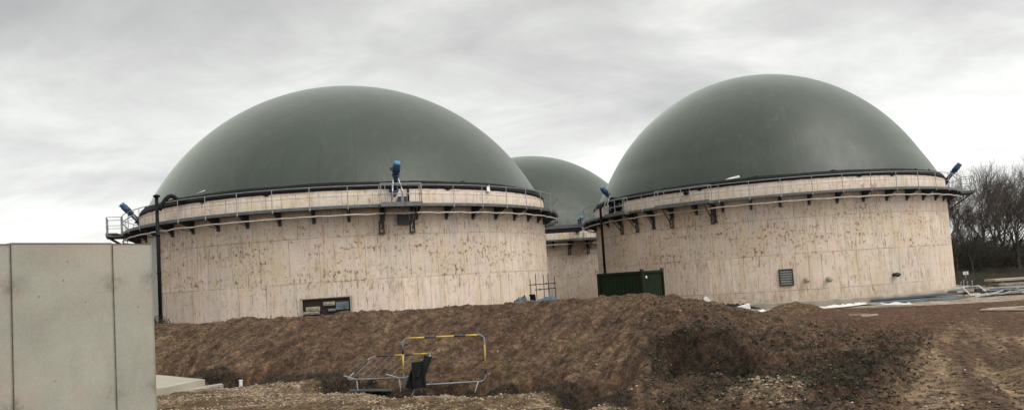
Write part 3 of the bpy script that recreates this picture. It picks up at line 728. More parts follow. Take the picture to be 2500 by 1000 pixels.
b = MB()
for p0, p1, out, n in ((Vector((0, 0, 0)), ey * L_, -ex, 11), (Vector((0, 0, 0)), ex * W_, -ey, 9), (ex * W_, ex * W_ + ey * L_, ex, 11), (ey * L_, ey * L_ + ex * W_, ey, 9)):
    b.add(*corrug(p0, p1, .1, H_ - .1, n, .04, out))
b.build('side_panel', M['cont'], cont)
b = MB(); pl = [Vector((0, 0, 0)), ex * W_, ex * W_ + ey * L_, ey * L_]
for p in pl: b.box(p + Vector((0, 0, H_ / 2)), (.14, .14, H_), zrot(th))
for i in range(4):
    p, q = pl[i], pl[(i + 1) % 4]; m = (p + q) / 2; ln = (q - p).length - .145
    for z in (H_ - .07, .08): b.box(m + Vector((0, 0, z)), (ln if i % 2 == 0 else .13, .13 if i % 2 == 0 else ln, .13), zrot(th))
b.build('corner_frame', M['cont'], cont)
b = MB(); m = (ex * W_ + ey * L_) / 2; b.box(m + Vector((0, 0, H_ - .03)), (W_ - .1, L_ - .1, .04), zrot(th)); b.build('roof', M['cont'], cont)
for p in pl[:2]:
    b = MB(); b.box(p + Vector((0, 0, H_ + .05)), (.18, .18, .12), zrot(th)); b.build('corner_casting', M['dark_steel'], cont)
b = MB(); q = ex * .42 - ey * .03 + Vector((0, 0, 2.25)); b.box(q, (.14, .03, .14), zrot(th)); b.build('lamp', M['white'], cont)

# ---------------------------------------------------------------- precast wall
pe = at(374, 760, 9.4); pw = at(0, 760, 8.08); dv = (pw - pe); dv.z = 0; dv.normalize(); rw = math.atan2(dv.y, dv.x)
ztop = at(373, 594, 9.4).z
wallr = empty('retaining_wall', (pe.x, pe.y, .2), rw, 'pale grey precast concrete wall of upright panels at the near edge of the site', 'wall')
def len_at(px):
    best = None
    for i in range(4000):
        s = i * .0015; q = project((pe.x + dv.x * s, pe.y + dv.y * s, 2.5))[0]
        if best is None or abs(q - px) < best[0]: best = (abs(q - px), s)
    return best[1]
j1, j2 = len_at(277), len_at(28); pwid = j2 - j1
bounds = [0, j1, j2] + [j2 + pwid * (i + 1) for i in range(3)]
th_ = .17; gap = .0035
for i in range(len(bounds) - 1):
    x0, x1 = bounds[i] + (gap if i else 0), bounds[i + 1] - gap; z0, z1 = 0, ztop - .2 + (0, .008, -.004, .01, 0)[i]
    nxx, nzz = 24, 60; b = MB(); vs = []; fs = []
    ch = .014
    xs = np.linspace(x0, x1, nxx); zs = np.linspace(z0, z1, nzz)
    for zi, z in enumerate(zs):
        for xi, x in enumerate(xs):
            yy = ch if (xi in (0, nxx - 1) or zi == nzz - 1) else 0.0
            xx = x
            if xi == 1: xx = x0 + ch
            if xi == nxx - 2: xx = x1 - ch
            zz = z1 - ch if zi == nzz - 2 else z
            vs.append((xx, yy, zz))
    for zi in range(nzz - 1):
        for xi in range(nxx - 1):
            k = zi * nxx + xi; fs.append((k, k + 1, k + nxx + 1, k + nxx))
    b.add(vs, fs)
    t0 = len(vs) - nxx
    b.add([(x0, ch, z1), (x1, ch, z1), (x1, -th_, z1), (x0, -th_, z1), (x0, -th_, z0), (x1, -th_, z0), (x0, ch, z0), (x1, ch, z0)], [(0, 1, 2, 3), (3, 2, 5, 4), (0, 3, 4, 6), (1, 7, 5, 2)])
    o = b.build('panel', M['precast'], wallr)
    sm = []; ed = []
    for v in o.data.vertices:
        s = 0
        for jx in (bounds[i], bounds[i + 1]):
            for zz, am in ((ztop - .2 - .46, 1.0), (ztop - .2 - 1.75, .9)):
                s = max(s, am * math.exp(-(((v.co.x - jx) / .11) ** 2) - ((v.co.z - zz) / .10) ** 2))
        sm.append(s if 0 < bounds[i] + bounds[i + 1] else 0)
        ed.append(1.0 if min(abs(v.co.x - x0), abs(v.co.x - x1)) < .004 and (i > 0 or abs(v.co.x - x0) > .02) else 0.0)
    for nm, arr in (('smudge', sm), ('edge', ed)):
        at_ = o.data.attributes.new(nm, 'FLOAT', 'POINT'); at_.data.foreach_set('value', arr)
# the front is at local y=0 facing the camera
# filler strip (dark mortar) in each joint
for jx in bounds[1:-1]:
    b = MB(); b.box((jx, -.045, (ztop - .24) / 2), (gap * 2.6, .07, ztop - .26)); b.build('joint_filler', M['filler'], wallr)

# ---------------------------------------------------------------- slab and kerbs, lower left
def poly_slab(name, pts, z0, z1, mat, **tg):
    b = MB(); b.prism([(p[0], p[1]) for p in pts], z0, z1); o = b.build(name, mat); tag(o, **tg); return o
def gnd(px, py, z):
    d = at(px, py, 1.0) - EYE; s = (z - EYE.z) / d.z; return EYE + d * s
zs_ = .42
A = [gnd(500, 925, zs_), gnd(405, 945, zs_), gnd(300, 958, zs_), gnd(250, 912, zs_), gnd(390, 914, zs_)]
poly_slab('concrete_slab', A, .0, zs_, M['slab'], kind='structure')
A = [gnd(545, 937, .26), gnd(380, 963, .26), gnd(300, 975, .26), gnd(300, 971, .26), gnd(380, 959, .26), gnd(540, 934.5, .26)]
poly_slab('kerb', A, .0, .26, M['plinth'], kind='structure')

# ---------------------------------------------------------------- barriers
def barrier(name, label, mtx, tape, bars, feet_pts):
    root = empty(name, (0, 0, 0), 0, label, 'barrier', 'steel pedestrian barriers by the trench'); root.matrix_world = mtx
    W2, H2, rc = 1.80, 1.02, .13
    def loop():
        pts = [];
        for cx, cz, a0 in ((W2 / 2 - rc, H2 - rc, 0), (-W2 / 2 + rc, H2 - rc, 90), (-W2 / 2 + rc, rc, 180), (W2 / 2 - rc, rc, 270)):
            for k in range(6):
                a = math.radians(a0 + 18 * k); pts.append(Vector((cx + rc * math.cos(a), 0, cz + rc * math.sin(a))))
        return pts
    f = MB(); f.tube(loop(), .018, 8, True); f.build('frame', M['frame'], root, True)
    for (p, q, mi) in tape:
        t = MB(); t.tube([Vector((p[0], 0, p[1])), Vector((q[0], 0, q[1]))], .0215, 8); t.build('tape_band', M['yellow' if mi == 0 else 'blacktape'], root, True)
    if bars:
        g = MB()
        for x in np.linspace(-W2 / 2 + .12, W2 / 2 - .12, 8): g.tube([(x, 0, .03), (x, 0, H2 - .02)], .0028, 4)
        g.build('infill_bars', M['frame'], root)
    for x in feet_pts:
        t = MB(); t.tube([(x - .11, -.22, -.20), (x - .02, -.02, -.01), (x + .02, .02, -.01), (x + .11, .22, -.20)], .014, 6); t.build('foot', M['rail'], root, True)
    return root
pa = at(1012, 940, 16.7); pb = at(1172, 936, 16.9)
dx = (pb - pa); wd = dx.length
cen = (at(988, 938, 16.7) + at(1185, 932, 16.9)) / 2
xv = (at(1185, 932, 16.9) - at(988, 941, 16.7)).normalized()
yv = Vector((0, 1, 0)); zv = xv.cross(yv).normalized(); 
zv = (zv + Vector((-.03, .05, 0))).normalized(); yv = zv.cross(xv).normalized()
mtx = Matrix(((xv.x, yv.x, zv.x, cen.x), (xv.y, yv.y, zv.y, cen.y), (xv.z, yv.z, zv.z, cen.z), (0, 0, 0, 1)))
H2 = 1.02
tape1 = [((-.77, H2), (-.42, H2), 0), ((-.42, H2), (-.16, H2), 1), ((-.16, H2), (.23, H2), 0), ((.23, H2), (.48, H2), 1), ((.48, H2), (.74, H2), 0), ((-.90, .86), (-.90, .68), 1), ((-.90, .68), (-.90, .30), 0), ((.90, .80), (.90, .34), 0), ((.90, .34), (.90, .16), 1)]
barrier('pedestrian_barrier', 'upright steel barrier with a yellow and black taped frame beside the trench', mtx, tape1, False, (-.62, .74))
# second barrier, fallen back against the bank
bl = at(845, 926, 17.45)
xv = Vector((math.cos(.52), -math.sin(.52), .035)).normalized(); ph = math.radians(24)
zv = Vector((math.sin(.52) * math.cos(ph), math.cos(.52) * math.cos(ph), math.sin(ph))); zv = (zv - xv * zv.dot(xv)).normalized(); yv = zv.cross(xv).normalized(); cen = bl + xv * .9
mtx = Matrix(((xv.x, yv.x, zv.x, cen.x), (xv.y, yv.y, zv.y, cen.y), (xv.z, yv.z, zv.z, cen.z), (0, 0, 0, 1)))
tape2 = [((-.75, H2), (-.2, H2), 1), ((-.2, H2), (.1, H2), 0), ((.1, H2), (.35, H2), 1), ((.35, H2), (.74, H2), 0), ((-.9, .85), (-.9, .3), 1)]
barrier('pedestrian_barrier', 'steel barrier tipped back against the bank with its thin bars showing', mtx, tape2, True, (-.6, .62))
# black boards standing in the trench between the barriers
for nm_lab, p0, p1, Y0, Y1, w in (('tall leaning black plastic board reaching highest above the fallen barrier', (1026, 925), (1046, 869), 16.5, 16.75, .14), ('short black plastic board standing behind the upright barrier frame', (1026, 946), (1020, 882), 16.45, 16.6, .24), ('slanting black plastic strip lying low against the trench edge', (1000, 948), (1014, 906), 16.5, 16.6, .17)):
    a, c_ = at(*p0, Y0), at(*p1, Y1); d = (c_ - a); ln = d.length; d.normalize(); s = d.cross(Vector((0, 1, 0))).normalized(); t = s.cross(d)
    rot = Matrix((s, t, d)).transposed(); b = MB()
    b.box((a + c_) / 2, (w, .035, ln), rot); b.box((a + c_) / 2 + s * (w / 2) - t * .03, (.03, .09, ln * .98), rot); b.box((a + c_) / 2 - s * (w / 2) - t * .03, (.03, .09, ln * .95), rot)
    tag(b.build('plastic_board', M['black']), nm_lab, 'board', 'black boards by the barriers')
# grey sheet lying in the trench, small post by the gravel
b = MB(); p = at(905, 951, 17.3); b.box((p.x, p.y, p.z), (.95, .35, .015), Matrix.Rotation(.08, 3, 'Y') @ Matrix.Rotation(.2, 3, 'Z')); tag(b.build('metal_sheet', M['dark_steel']), 'grey metal sheet lying under the fallen barrier', 'metal sheet')
p = at(588, 936, 20.0); zz = gz(p.x, p.y); b = MB(); b.tube([(p.x, p.y, zz - .05), (p.x, p.y, zz + .16)], .045, 8); b.tube([(p.x, p.y, zz + .16), (p.x, p.y, zz + .18)], .055, 8); tag(b.build('marker_post', M['white']), 'short white stub post at the foot of the bank near the slab', 'post')

# ---------------------------------------------------------------- blue sheeting heap and scaffold
def crumple(name, c, sx, sy, h, mat, seed, label, cat, group=None, n=22, rz=0, zfix=None, thick=.02):
    """a crumpled sheet with thickness that follows the ground under it"""
    rng = np.random.default_rng(seed); b = MB(); top = []; m = n
    ca, sa = math.cos(rz), math.sin(rz)
    P = []
    for j in range(m + 1):
        for i in range(n + 1):
            u, v = i / n - .5, j / m - .5; e = 1 + .18 * math.sin(u * 9 + seed) * math.cos(v * 7 + seed * 2)
            x, y = u * sx * e, v * sy * e; P.append((c[0] + x * ca - y * sa, c[1] + x * sa + y * ca, u, v))
    P = np.array(P); g = height(P[:, 0], P[:, 1]) if zfix is None else np.full(len(P), zfix)
    nz = fbm(P[:, 2] * 6 + seed, P[:, 3] * 6, 4, seed, .6); nz = np.abs(nz - .5) * 2
    env = np.clip(1 - (2 * np.abs(P[:, 2])) ** 3, 0, 1) * np.clip(1 - (2 * np.abs(P[:, 3])) ** 3, 0, 1)
    zt = g + .02 + h * (nz * .8 + .25) * env
    vs = [(p[0], p[1], z + thick) for p, z in zip(P, zt)] + [(p[0], p[1], z) for p, z in zip(P, zt)]
    N = len(P); fs = []
    for j in range(m):
        for i in range(n):
            k = j * (n + 1) + i; fs.append((k, k + 1, k + n + 2, k + n + 1)); fs.append((N + k, N + k + n + 1, N + k + n + 2, N + k + 1))
    rim = [i for i in range(n + 1)] + [j * (n + 1) + n for j in range(1, m + 1)] + [m * (n + 1) + i for i in range(n - 1, -1, -1)] + [j * (n + 1) for j in range(m - 1, 0, -1)]
    for q in range(len(rim)):
        a, c2 = rim[q], rim[(q + 1) % len(rim)]; fs.append((a, N + a, N + c2, c2))
    b.add(vs, fs); o = b.build(name, mat); tag(o, label, cat, group); return o
p = at(1270, 734, 25.0); crumple('blue_tarpaulin', (p.x + .05, p.y), 1.1, .8, .16, M['bluetarp'], 4, 'dull blue sheeting spread on the crest of the dirt bank under a dark bundle', 'tarpaulin', 'blue sheets on the bank')
p = at(1335, 730, 25.2); crumple('blue_tarpaulin', (p.x, p.y), .75, .7, .26, simple('blue_sheeting_pale', (.05, .10, .14), .5, 0, .4, 3), 9, 'paler crumpled blue sheeting in front of the short scaffold poles', 'tarpaulin', 'blue sheets on the bank')
p = at(1272, 722, 25.1); crumple('dark_bundle', (p.x, p.y), .5, .4, .42, simple('dark_bundle', (.03, .04, .05), .5, 0, .6, 9, (.15, .17, .18)), 6, 'dark crumpled bundle lying on blue sheeting on the bank', 'bundle', n=14)
p = at(1300, 712, 25.6); b = MB(); zz = gz(p.x, p.y); b.prism([(p.x - .1, p.y), (p.x + .1, p.y - .03), (p.x + .08, p.y + .12), (p.x - .06, p.y + .1)], zz - .05, zz + .27); b.box((p.x - .02, p.y + .03, zz + .29), (.2, .2, .06)); tag(b.build('plastic_drum', M['black']), 'small dark can standing at the left foot of the scaffold poles', 'can')
sc = empty('scaffold', (at(1325, 700, 46).x, 46, 0), 0, 'short scaffold of thin rusty poles at the foot of the largest tank', 'scaffold')
for px, pt in ((1293, 680), (1306, 668), (1326, 670), (1336, 668), (1354, 672)):
    q = at(px + 1, pt, 46); b = MB(); yy = (0, .0, .7, .0, .7)[(1293, 1306, 1326, 1336, 1354).index(px)]
    b.tube([(q.x - sc.location.x, yy, .6), (q.x - sc.location.x, yy, q.z)], .026, 6); b.build('upright', M['dark_steel'], sc)
for py in (694, 706):
    q0 = at(1291 if py == 694 else 1306, py + 1, 46); q1 = at(1357, py - 4, 46); b = MB(); b.tube([(q0.x - sc.location.x, -.05, q0.z), (q1.x - sc.location.x, -.05, q1.z)], .028, 6)
    for k in (.25, .65, .95):
        qq = q0.lerp(q1, k); b.box((qq.x - sc.location.x, -.05, qq.z), (.1, .1, .1))
    b.build('ledger', M['dark_steel'], sc)

# ---------------------------------------------------------------- scraps in front of the right tank
def board(name, px, py, Y, size, rot, mat, label, cat, group=None, lift=0.0):
    p = at(px, py, Y); b = MB(); b.box((0, 0, 0), size)
    b.box((0, 0, size[2] / 2 + .004), (size[0] * .92, size[1] * .12, .008))
    o = b.build(name, mat); o.location = (p.x, p.y, p.z + lift); o.rotation_euler = rot; tag(o, label, cat, group); return o
board('white_board', 1724, 733, 25.5, (.22, .03, .22), (.1, .70, .2), M['whiteboard'], 'small white square board set on its corner on the dirt bank', 'board')
p = at(1790, 745, 29.5); crumple('black_sheet', (p.x, p.y), 1.5, 1.6, .35, M['black'], 12, 'black plastic sheeting crumpled on the soil before the tank with the hatch', 'plastic sheet', zfix=at(1790, 755, 29.5).z)
p = at(1812, 752, 27.6); b = MB(); b.add([(-.34, 0, .02), (.30, 0, .16), (.32, .05, -.02), (-.20, .02, -.14), (-.34, .03, .05), (.30, .03, .19), (.32, .08, .0), (-.20, .05, -.12)], [(0, 3, 2, 1), (4, 5, 6, 7), (0, 1, 5, 4), (1, 2, 6, 5), (2, 3, 7, 6), (3, 0, 4, 7)])
o = b.build('tilted_board', M['whiteboard']); o.location = (p.x, p.y, p.z); o.rotation_euler = (-.35, 0, 0); tag(o, 'bright white panel tilted on black sheeting next to the ochre heap', 'panel')
def strip(name, pts, Y, dz, mat, label, cat, seed, zfix):
    """narrow ruffled sheet lying along a line of picture points on level ground"""
    rng = np.random.default_rng(seed); b = MB(); W = [gnd(px, py, zfix) for px, py in pts]; vs = []; fs = []; n = 0
    for i in range(len(W) - 1):
        for k in range(10):
            q = W[i].lerp(W[i + 1], k / 10); wv = .5 + .4 * rng.random(); h = dz * rng.random()
            vs += [(q.x, q.y - wv * .5, zfix + .0), (q.x, q.y - wv * .2, zfix + .03 + h * .6), (q.x, q.y + wv * .2, zfix + .04 + h), (q.x, q.y + wv * .6, zfix)]; n += 1
    for i in range(n - 1):
        for j in range(3): fs.append((i * 4 + j, (i + 1) * 4 + j, (i + 1) * 4 + j + 1, i * 4 + j + 1))
        fs.append((i * 4 + 3, (i + 1) * 4 + 3, (i + 1) * 4, i * 4))
    b.add(vs, fs); tag(b.build(name, mat), label, cat)
strip('white_sheeting', [(1990, 752), (2060, 747), (2110, 741), (2150, 743), (2230, 742)], 46, .12, M['white'], 'long ruffled strip of white plastic sheeting along the edge of the soil', 'plastic sheet', 3, -.36)
strip('white_offcut', [(1836, 757), (1850, 762), (1866, 757)], 40, .10, M['white'], 'small white plastic scrap at the foot of the ochre heap, beside the tilted panel', 'plastic scrap', 8, -.1)
board('timber_plank', 2094, 769, 27, (.75, .16, .05), (0, .02, .12), M['timber'], 'reddish timber plank nearest the heap, lying on the bare soil', 'plank', 'loose planks on the soil', .03)
board('timber_plank', 2122, 771, 26.4, (.55, .18, .05), (0, -.02, -.06), M['palewood'], 'paler short timber plank lying end to end with the reddish one', 'plank', 'loose planks on the soil', .03)
for i, (x0, x1, y0, y1, lab) in enumerate(((2412, 2500, 752, 745, 'long pale board flat on the far side of the track, upper of two'), (2396, 2500, 758, 757, 'long pale board flat on the far side of the track, lower of two'))):
    q0 = gnd(x0, y0, -.02); q1 = gnd(x1 + 30, y1, -.02); m = (q0 + q1) / 2; b = MB(); b.box((0, 0, 0), ((q1 - q0).length, .35, .05)); b.box((0, .1, .028), ((q1 - q0).length * .96, .02, .01))
    o = b.build('long_board', M['palewood']); o.location = (m.x, m.y, gz(m.x, m.y) + .06); o.rotation_euler = (0, 0, math.atan2(q1.y - q0.y, q1.x - q0.x)); tag(o, lab, 'board', 'pale boards by the track')
# stack of steel sheets along the plinth
zg = -.45
for i in range(4):
    q0 = gnd(2105 + 12 * i, 744 - 6 * i, zg); q1 = gnd(2340 + 3 * i, 728 - 6 * i, zg); m = (q0 + q1) / 2; b = MB(); ln = (q1 - q0).length
    b.box((0, 0, 0), (ln, 1.9, .05))
    for k in range(7): b.box((0, -.8 + .26 * k, .045), (ln * .99, .08, .04))
    o = b.build('steel_sheet', simple('steel_sheet_%s' % 'abcd'[i], ((.17, .22, .24), (.12, .13, .16), (.24, .28, .28), (.30, .33, .33))[i], .35, .4, .5, 1.0)); o.location = (m.x, m.y, zg + .06 + .11 * i); o.rotation_euler = (0, 0, math.atan2(q1.y - q0.y, q1.x - q0.x) + (.02, -.03, .015, -.01)[i])
    tag(o, ('dull teal ribbed metal sheet at the bottom of the stack along the plinth', 'darkest ribbed metal sheet, second from the ground in the plinth stack', 'grey ribbed metal sheet, third from the ground in the plinth stack', 'palest ribbed metal sheet on top of the plinth stack')[i], 'metal sheet', 'ribbed metal sheets stacked by the plinth')
M['plinth_white'] = simple('pale_plate', (.45, .48, .48), .45, .3, .4, 3, (.25, .27, .28))
# trestle frame
tr = empty('trestle', (at(2385, 720, 50).x, 50, zg), 0, 'galvanised metal trestle frame with white rails beside the metal sheets', 'trestle')
L = lambda px, py, Y=50: at(px, py, Y) - Vector(tr.location)
b = MB(); b.tube([L(2350, 700, 51), L(2390, 697, 51), L(2412, 716, 49.5), L(2370, 720, 49.5)], .05, 5, True); b.build('top_frame', M['white'], tr)
for px, py, Y in ((2350, 700, 51), (2390, 697, 51), (2412, 716, 49.5), (2370, 720, 49.5)):
    q = L(px, py, Y); b = MB(); b.tube([q, (q.x + .05, q.y, .0)], .035, 5); b.build('leg', M['galv'], tr)
b = MB(); q = L(2385, 712, 50.2); b.box(q, (1.3, .9, .06)); b.box(q + Vector((.1, 0, .12)), (.35, .3, .2)); b.build('tray', M['dark_steel'], tr)
# sheet stack beyond, with tossed steel plates
for i in range(7):
    px, py, Y = 2415 + 17 * i, 719 - 1.4 * i - (i % 2) * 3, 49 + (i % 3) * .8
    b = MB(); b.box((0, 0, 0), (1.5, .9, .03)); b.box((0, .42, .04), (1.5, .04, .06)); b.box((0, -.42, .04), (1.5, .04, .06))
    q = at(px, py, Y); o = b.build('steel_plate', M['steelsheet'] if i % 3 == 1 else M['plinth_white']); o.location = (q.x, q.y, zg + .16 + .09 * (i % 3)); o.rotation_euler = (random.uniform(-.25, .1), random.uniform(-.2, .2), random.uniform(-.5, .8))
    tag(o, 'thin bent grey steel plate tossed in the loose pile beyond the trestle', 'steel plate', 'tossed steel plates')
# stakes and sign
for i, px in enumerate((2346, 2353, 2362, 2374)):
    q = at(px, 700, 58); b = MB(); tp = at(px, (688, 684, 687, 685)[i], 58).z; b.tube([(q.x, q.y, -.5), (q.x + .03, q.y, tp)], .035, 5); b.box((q.x + .03, q.y, tp), (.09, .09, .05))
    tag(b.build('stake', M['galv']), 'thin upright metal stake in the row behind the trestle', 'stake', 'row of stakes behind the trestle')
q = at(2357, 666, 66); sg = empty('notice_sign', (q.x, q.y, -.4), 0, 'small white notice board on a post against the dark undergrowth', 'sign')
b = MB(); b.box((0, -.03, q.z + .4), (.46, .03, .28)); b.build('sign_face', M['whiteboard'], sg)
b = MB()
for k in range(3): b.box((-.02 + .03 * k, -.05, q.z + .47 - .07 * k), (.26 - .05 * k, .006, .025))
b.build('sign_text', simple('sign_grey', (.2, .2, .2), .6), sg)
b = MB(); b.tube([(0, 0, 0), (0, 0, q.z + .5)], .035, 6); b.build('post', M['galv'], sg)
# concrete slab stack at the far right, on bearers
st = empty('slab_stack', (at(2475, 690, 56).x, 56, -.45), -.05, 'stack of long pale concrete planks on bearers in front of the scrub', 'slab stack')
zt = at(2475, 680, 56).z + .45
b = MB(); b.box((0, 0, zt), (3.4, 1.4, .14)); b.build('top_plank', M['slab'], st)
b = MB(); b.box((.1, 0, zt - .30), (3.0, 1.2, .14)); b.build('lower_plank', M['plinth'], st)
for x in (-1.1, 1.2):
    b = MB(); b.box((x, 0, zt - .15), (.2, 1.1, .15)); b.box((x, 0, (zt - .37) / 2), (.3, 1.0, zt - .37)); b.build('bearer', M['timber'], st)

# ---------------------------------------------------------------- weeds at the foot of the black pipe
def bush(name, c, r, h, n, mat_leaf, label, cat, group=None, stems=True, seed=0):
    rng = random.Random(seed + n); root = empty(name, c, 0, label, cat, group)
    s = MB(); lf = MB()
    for i in range(int(6 + n / 60)):
        a = rng.uniform(0, 2 * PI); rr = rng.uniform(.2, 1) * r; tip = Vector((rr * math.cos(a), rr * math.sin(a), h * rng.uniform(.5, 1))); s.tube([(0, 0, -.1), tip * .5 + Vector((0, 0, .1 * h)), tip], [.02 * h + .005, .012 * h + .004, .004], 4)
    for i in range(n):
        a = rng.uniform(0, 2 * PI); rr = r * math.sqrt(rng.random()); z = h * rng.uniform(.02, 1) * (1 - .5 * (rr / r) ** 2); q = .03 + .05 * h * rng.random()
        p = Vector((rr * math.cos(a), rr * math.sin(a), z)); d1 = Vector((rng.gauss(0, 1), rng.gauss(0, 1), rng.gauss(0, 1))).normalized() * q; d2 = d1.orthogonal().normalized() * q * .5
        lf.add([p - d1, p + d2, p + d1, p - d2], [(0, 1, 2, 3)])
    s.build('stem', M['bark'], root); lf.build('foliage', mat_leaf, root); return root
for i, px in enumerate((382, 402, 422)):
    p = at(px, 780, 37.5); bush('weed_clump', (p.x, p.y, gz(p.x, p.y) - .05), (.32, .3, .22)[i], (.75, .62, .35)[i], 160, M['weed'], ('dark weed clump closest to the concrete wall, at the black pipe', 'dark weed clump just beyond the black pipe, the middle one of three', 'lowest small weed clump at the tank foot, farthest from the concrete wall')[i], 'weeds', 'weed clumps by the black pipe', seed=i)

# ---------------------------------------------------------------- bare winter trees
def tree_meshes(seed, H):
    rng = random.Random(seed); trunk = MB(); limb = MB(); twig = MB()
    def grow(p, d, ln, r, lvl):
        n = 4 if lvl < 3 else 3; pts = [p]; rs = [r]; q = p.copy(); dd = d.copy()
        for i in range(n):
            dd = (dd + Vector((rng.gauss(.03, .14), rng.gauss(0, .14), rng.gauss(.03, .08)))).normalized(); q = q + dd * (ln / n); pts.append(q.copy()); rs.append(r * (1 - .45 * (i + 1) / n))
        mb = trunk if lvl == 0 else (limb if lvl < 4 else twig)
        mb.tube(pts, rs, 6 if lvl == 0 else (4 if lvl < 3 else 3), cap=False)
        if lvl >= 6: return
        k = (4, 3, 4, 3, 3, 3)[lvl]
        for i in range(k):
            t = rng.uniform(.35, 1.0) if i else 1.0; j = min(int(t * n), n - 1); base = pts[j].lerp(pts[j + 1], t * n - j)
            ax = Vector((rng.gauss(0, 1), rng.gauss(0, 1), rng.gauss(0, .4))).normalized(); sp = rng.uniform(.3, .75) if lvl else rng.uniform(.35, .75)
            nd = (dd + ax * sp + Vector((0, 0, .16))).normalized()
            grow(base, nd, ln * rng.uniform(.64, .86), max(r * (1 - .45 * t) * rng.uniform(.55, .78), .009), lvl + 1)
    grow(Vector((0, 0, -.3)), Vector((rng.uniform(-.05, .25), 0, 1)), H * .27, H * .018, 0)
    return trunk, limb, twig
protos = []
for s, H in ((3, 12.0), (11, 11.0), (23, 12.5), (31, 10.5)):
    tk, lm, tw = tree_meshes(s, H); protos.append((tk, lm, tw, H))
proto_obj = {}
LB = ['bare winter tree whose twigs show beside the tank edge, nearest to the landing', 'bare tree with tall forked stems, second out from the tank', 'tall bare tree with a fine twig haze behind the slab stack', 'bare tree leaning outward at the edge of the frame', 'bare tree in the second row, dim behind the forked one', 'bare tree rising behind the notice sign', 'slender bare tree in the back row beyond the steel plates', 'broad bare tree at the far end of the row', 'low bare tree with dense thin twigs against the tank wall', 'bare tree standing farthest back, twigs pale against the sky', 'small bare tree filling the gap between the sign and the forked tree', 'bushy bare tree with low branches over the slab stack', 'bare tree beyond the corner of the frame, its limbs reaching in', 'thin young bare tree in front of the back row']
TR = [(2325, 78, 0, .78), (2378, 76, 1, .92), (2440, 80, 2, .98), (2492, 76, 3, 1.06), (2412, 92, 0, 1.08), (2352, 94, 2, .90), (2470, 94, 1, 1.12), (2545, 80, 0, 1.05), (2338, 74, 3, .66), (2440, 104, 3, 1.3), (2366, 86, 3, .92), (2510, 90, 2, 1.12), (2570, 86, 1, 1.2), (2402, 84, 2, .80)]
for i, (px, Y_, k, s) in enumerate(TR):
    p = at(px, 690, Y_); z = gz(p.x, p.y)
    r = empty('bare_tree', (p.x, p.y, z), (i * .61) % 1.2 - .6, LB[i], 'tree', 'bare trees beyond the right tank'); s *= 1.10; r.scale = (s, s, s)
    tk, lm, tw, H = protos[k]
    if k not in proto_obj:
        a_ = tk.build('trunk', M['bark'], r); b_ = MB(); cr = lm.build('crown', M['bark'], r); t3 = tw.build('twigs', M['twig'], cr); proto_obj[k] = (a_.data, cr.data, t3.data)
    else:
        d1, d2, d3 = proto_obj[k]
        a_ = bpy.data.objects.new('trunk', d1); col.objects.link(a_); a_.parent = r
        cr = bpy.data.objects.new('crown', d2); col.objects.link(cr); cr.parent = r
        t3 = bpy.data.objects.new('twigs', d3); col.objects.link(t3); t3.parent = cr
# dense undergrowth at the foot of the trees
rng = np.random.default_rng(3); b = MB()
def under(n, yr, hmax, sz, mats):
    px = rng.uniform(2250, 2720, n); y = rng.uniform(*yr, n); x = (px - 1250) / F * y
    z = height(x, y); hh = hmax * np.clip(.1 + 1.7 * (fbm(x * .22, y * .22, 3, 6) - .2), .15, 1.25) * rng.random(n) ** .7
    for i in range(n):
        p = Vector((x[i], y[i], z[i] + hh[i])); d1 = Vector(rng.normal(size=3)); d1.z = abs(d1.z) * .9 + .3; d1 = d1.normalized() * sz * (.5 + rng.random()); d2 = d1.orthogonal().normalized() * sz * .045 * (.5 + rng.random())
        b.add([p - d1, p + d2, p + d1, p - d2], [(0, 1, 2, 3)], mats[int(rng.integers(len(mats)))])
under(48000, (76, 92), 4.1, .42, (0, 0, 1, 2)); under(12000, (92, 104), 3.6, .5, (0, 0, 1)); under(30000, (60, 77), .9, .24, (0, 1, 2, 0))
o = b.build('undergrowth', [M['scrub'], simple('scrub_brown', (.045, .032, .021), .95, 0, .5, .8), simple('scrub_olive', (.05, .048, .022), .95, 0, .5, .8)]); tag(o, 'dense dark scrub and brambles under the bare trees', 'undergrowth', kind='stuff')

# ---------------------------------------------------------------- sky and light
w = bpy.data.worlds.new('World'); scene.world = w; w.use_nodes = True; nt = w.node_tree; N = nt.nodes; Lk = nt.links
for n in list(N): N.remove(n)
SUN_EL, SUN_AZ = math.radians(48), math.radians(125)   # azimuth from +Y towards +X: behind the camera, to the right
out = N.new('ShaderNodeOutputWorld'); sky = N.new('ShaderNodeTexSky'); sky.sky_type = 'NISHITA'; sky.sun_disc = False; sky.sun_elevation = SUN_EL; sky.sun_rotation = SUN_AZ
bg1 = N.new('ShaderNodeBackground'); Lk.new(sky.outputs[0], bg1.inputs[0]); bg1.inputs[1].default_value = .10
tc = N.new('ShaderNodeTexCoord'); sp = N.new('ShaderNodeSeparateXYZ'); Lk.new(tc.outputs['Generated'], sp.inputs[0])
def mt(op, a, b=None):
    n = N.new('ShaderNodeMath'); n.operation = op
    for i, v in enumerate((a, b)):
        if v is None: continue
        if isinstance(v, (int, float)): n.inputs[i].default_value = v
        else: Lk.new(v, n.inputs[i])
    return n.outputs[0]
den = mt('ADD', mt('MAXIMUM', sp.outputs[2], 0.0), .22)
cx = N.new('ShaderNodeCombineXYZ'); Lk.new(mt('DIVIDE', sp.outputs[0], den), cx.inputs[0]); Lk.new(mt('DIVIDE', sp.outputs[1], den), cx.inputs[1])
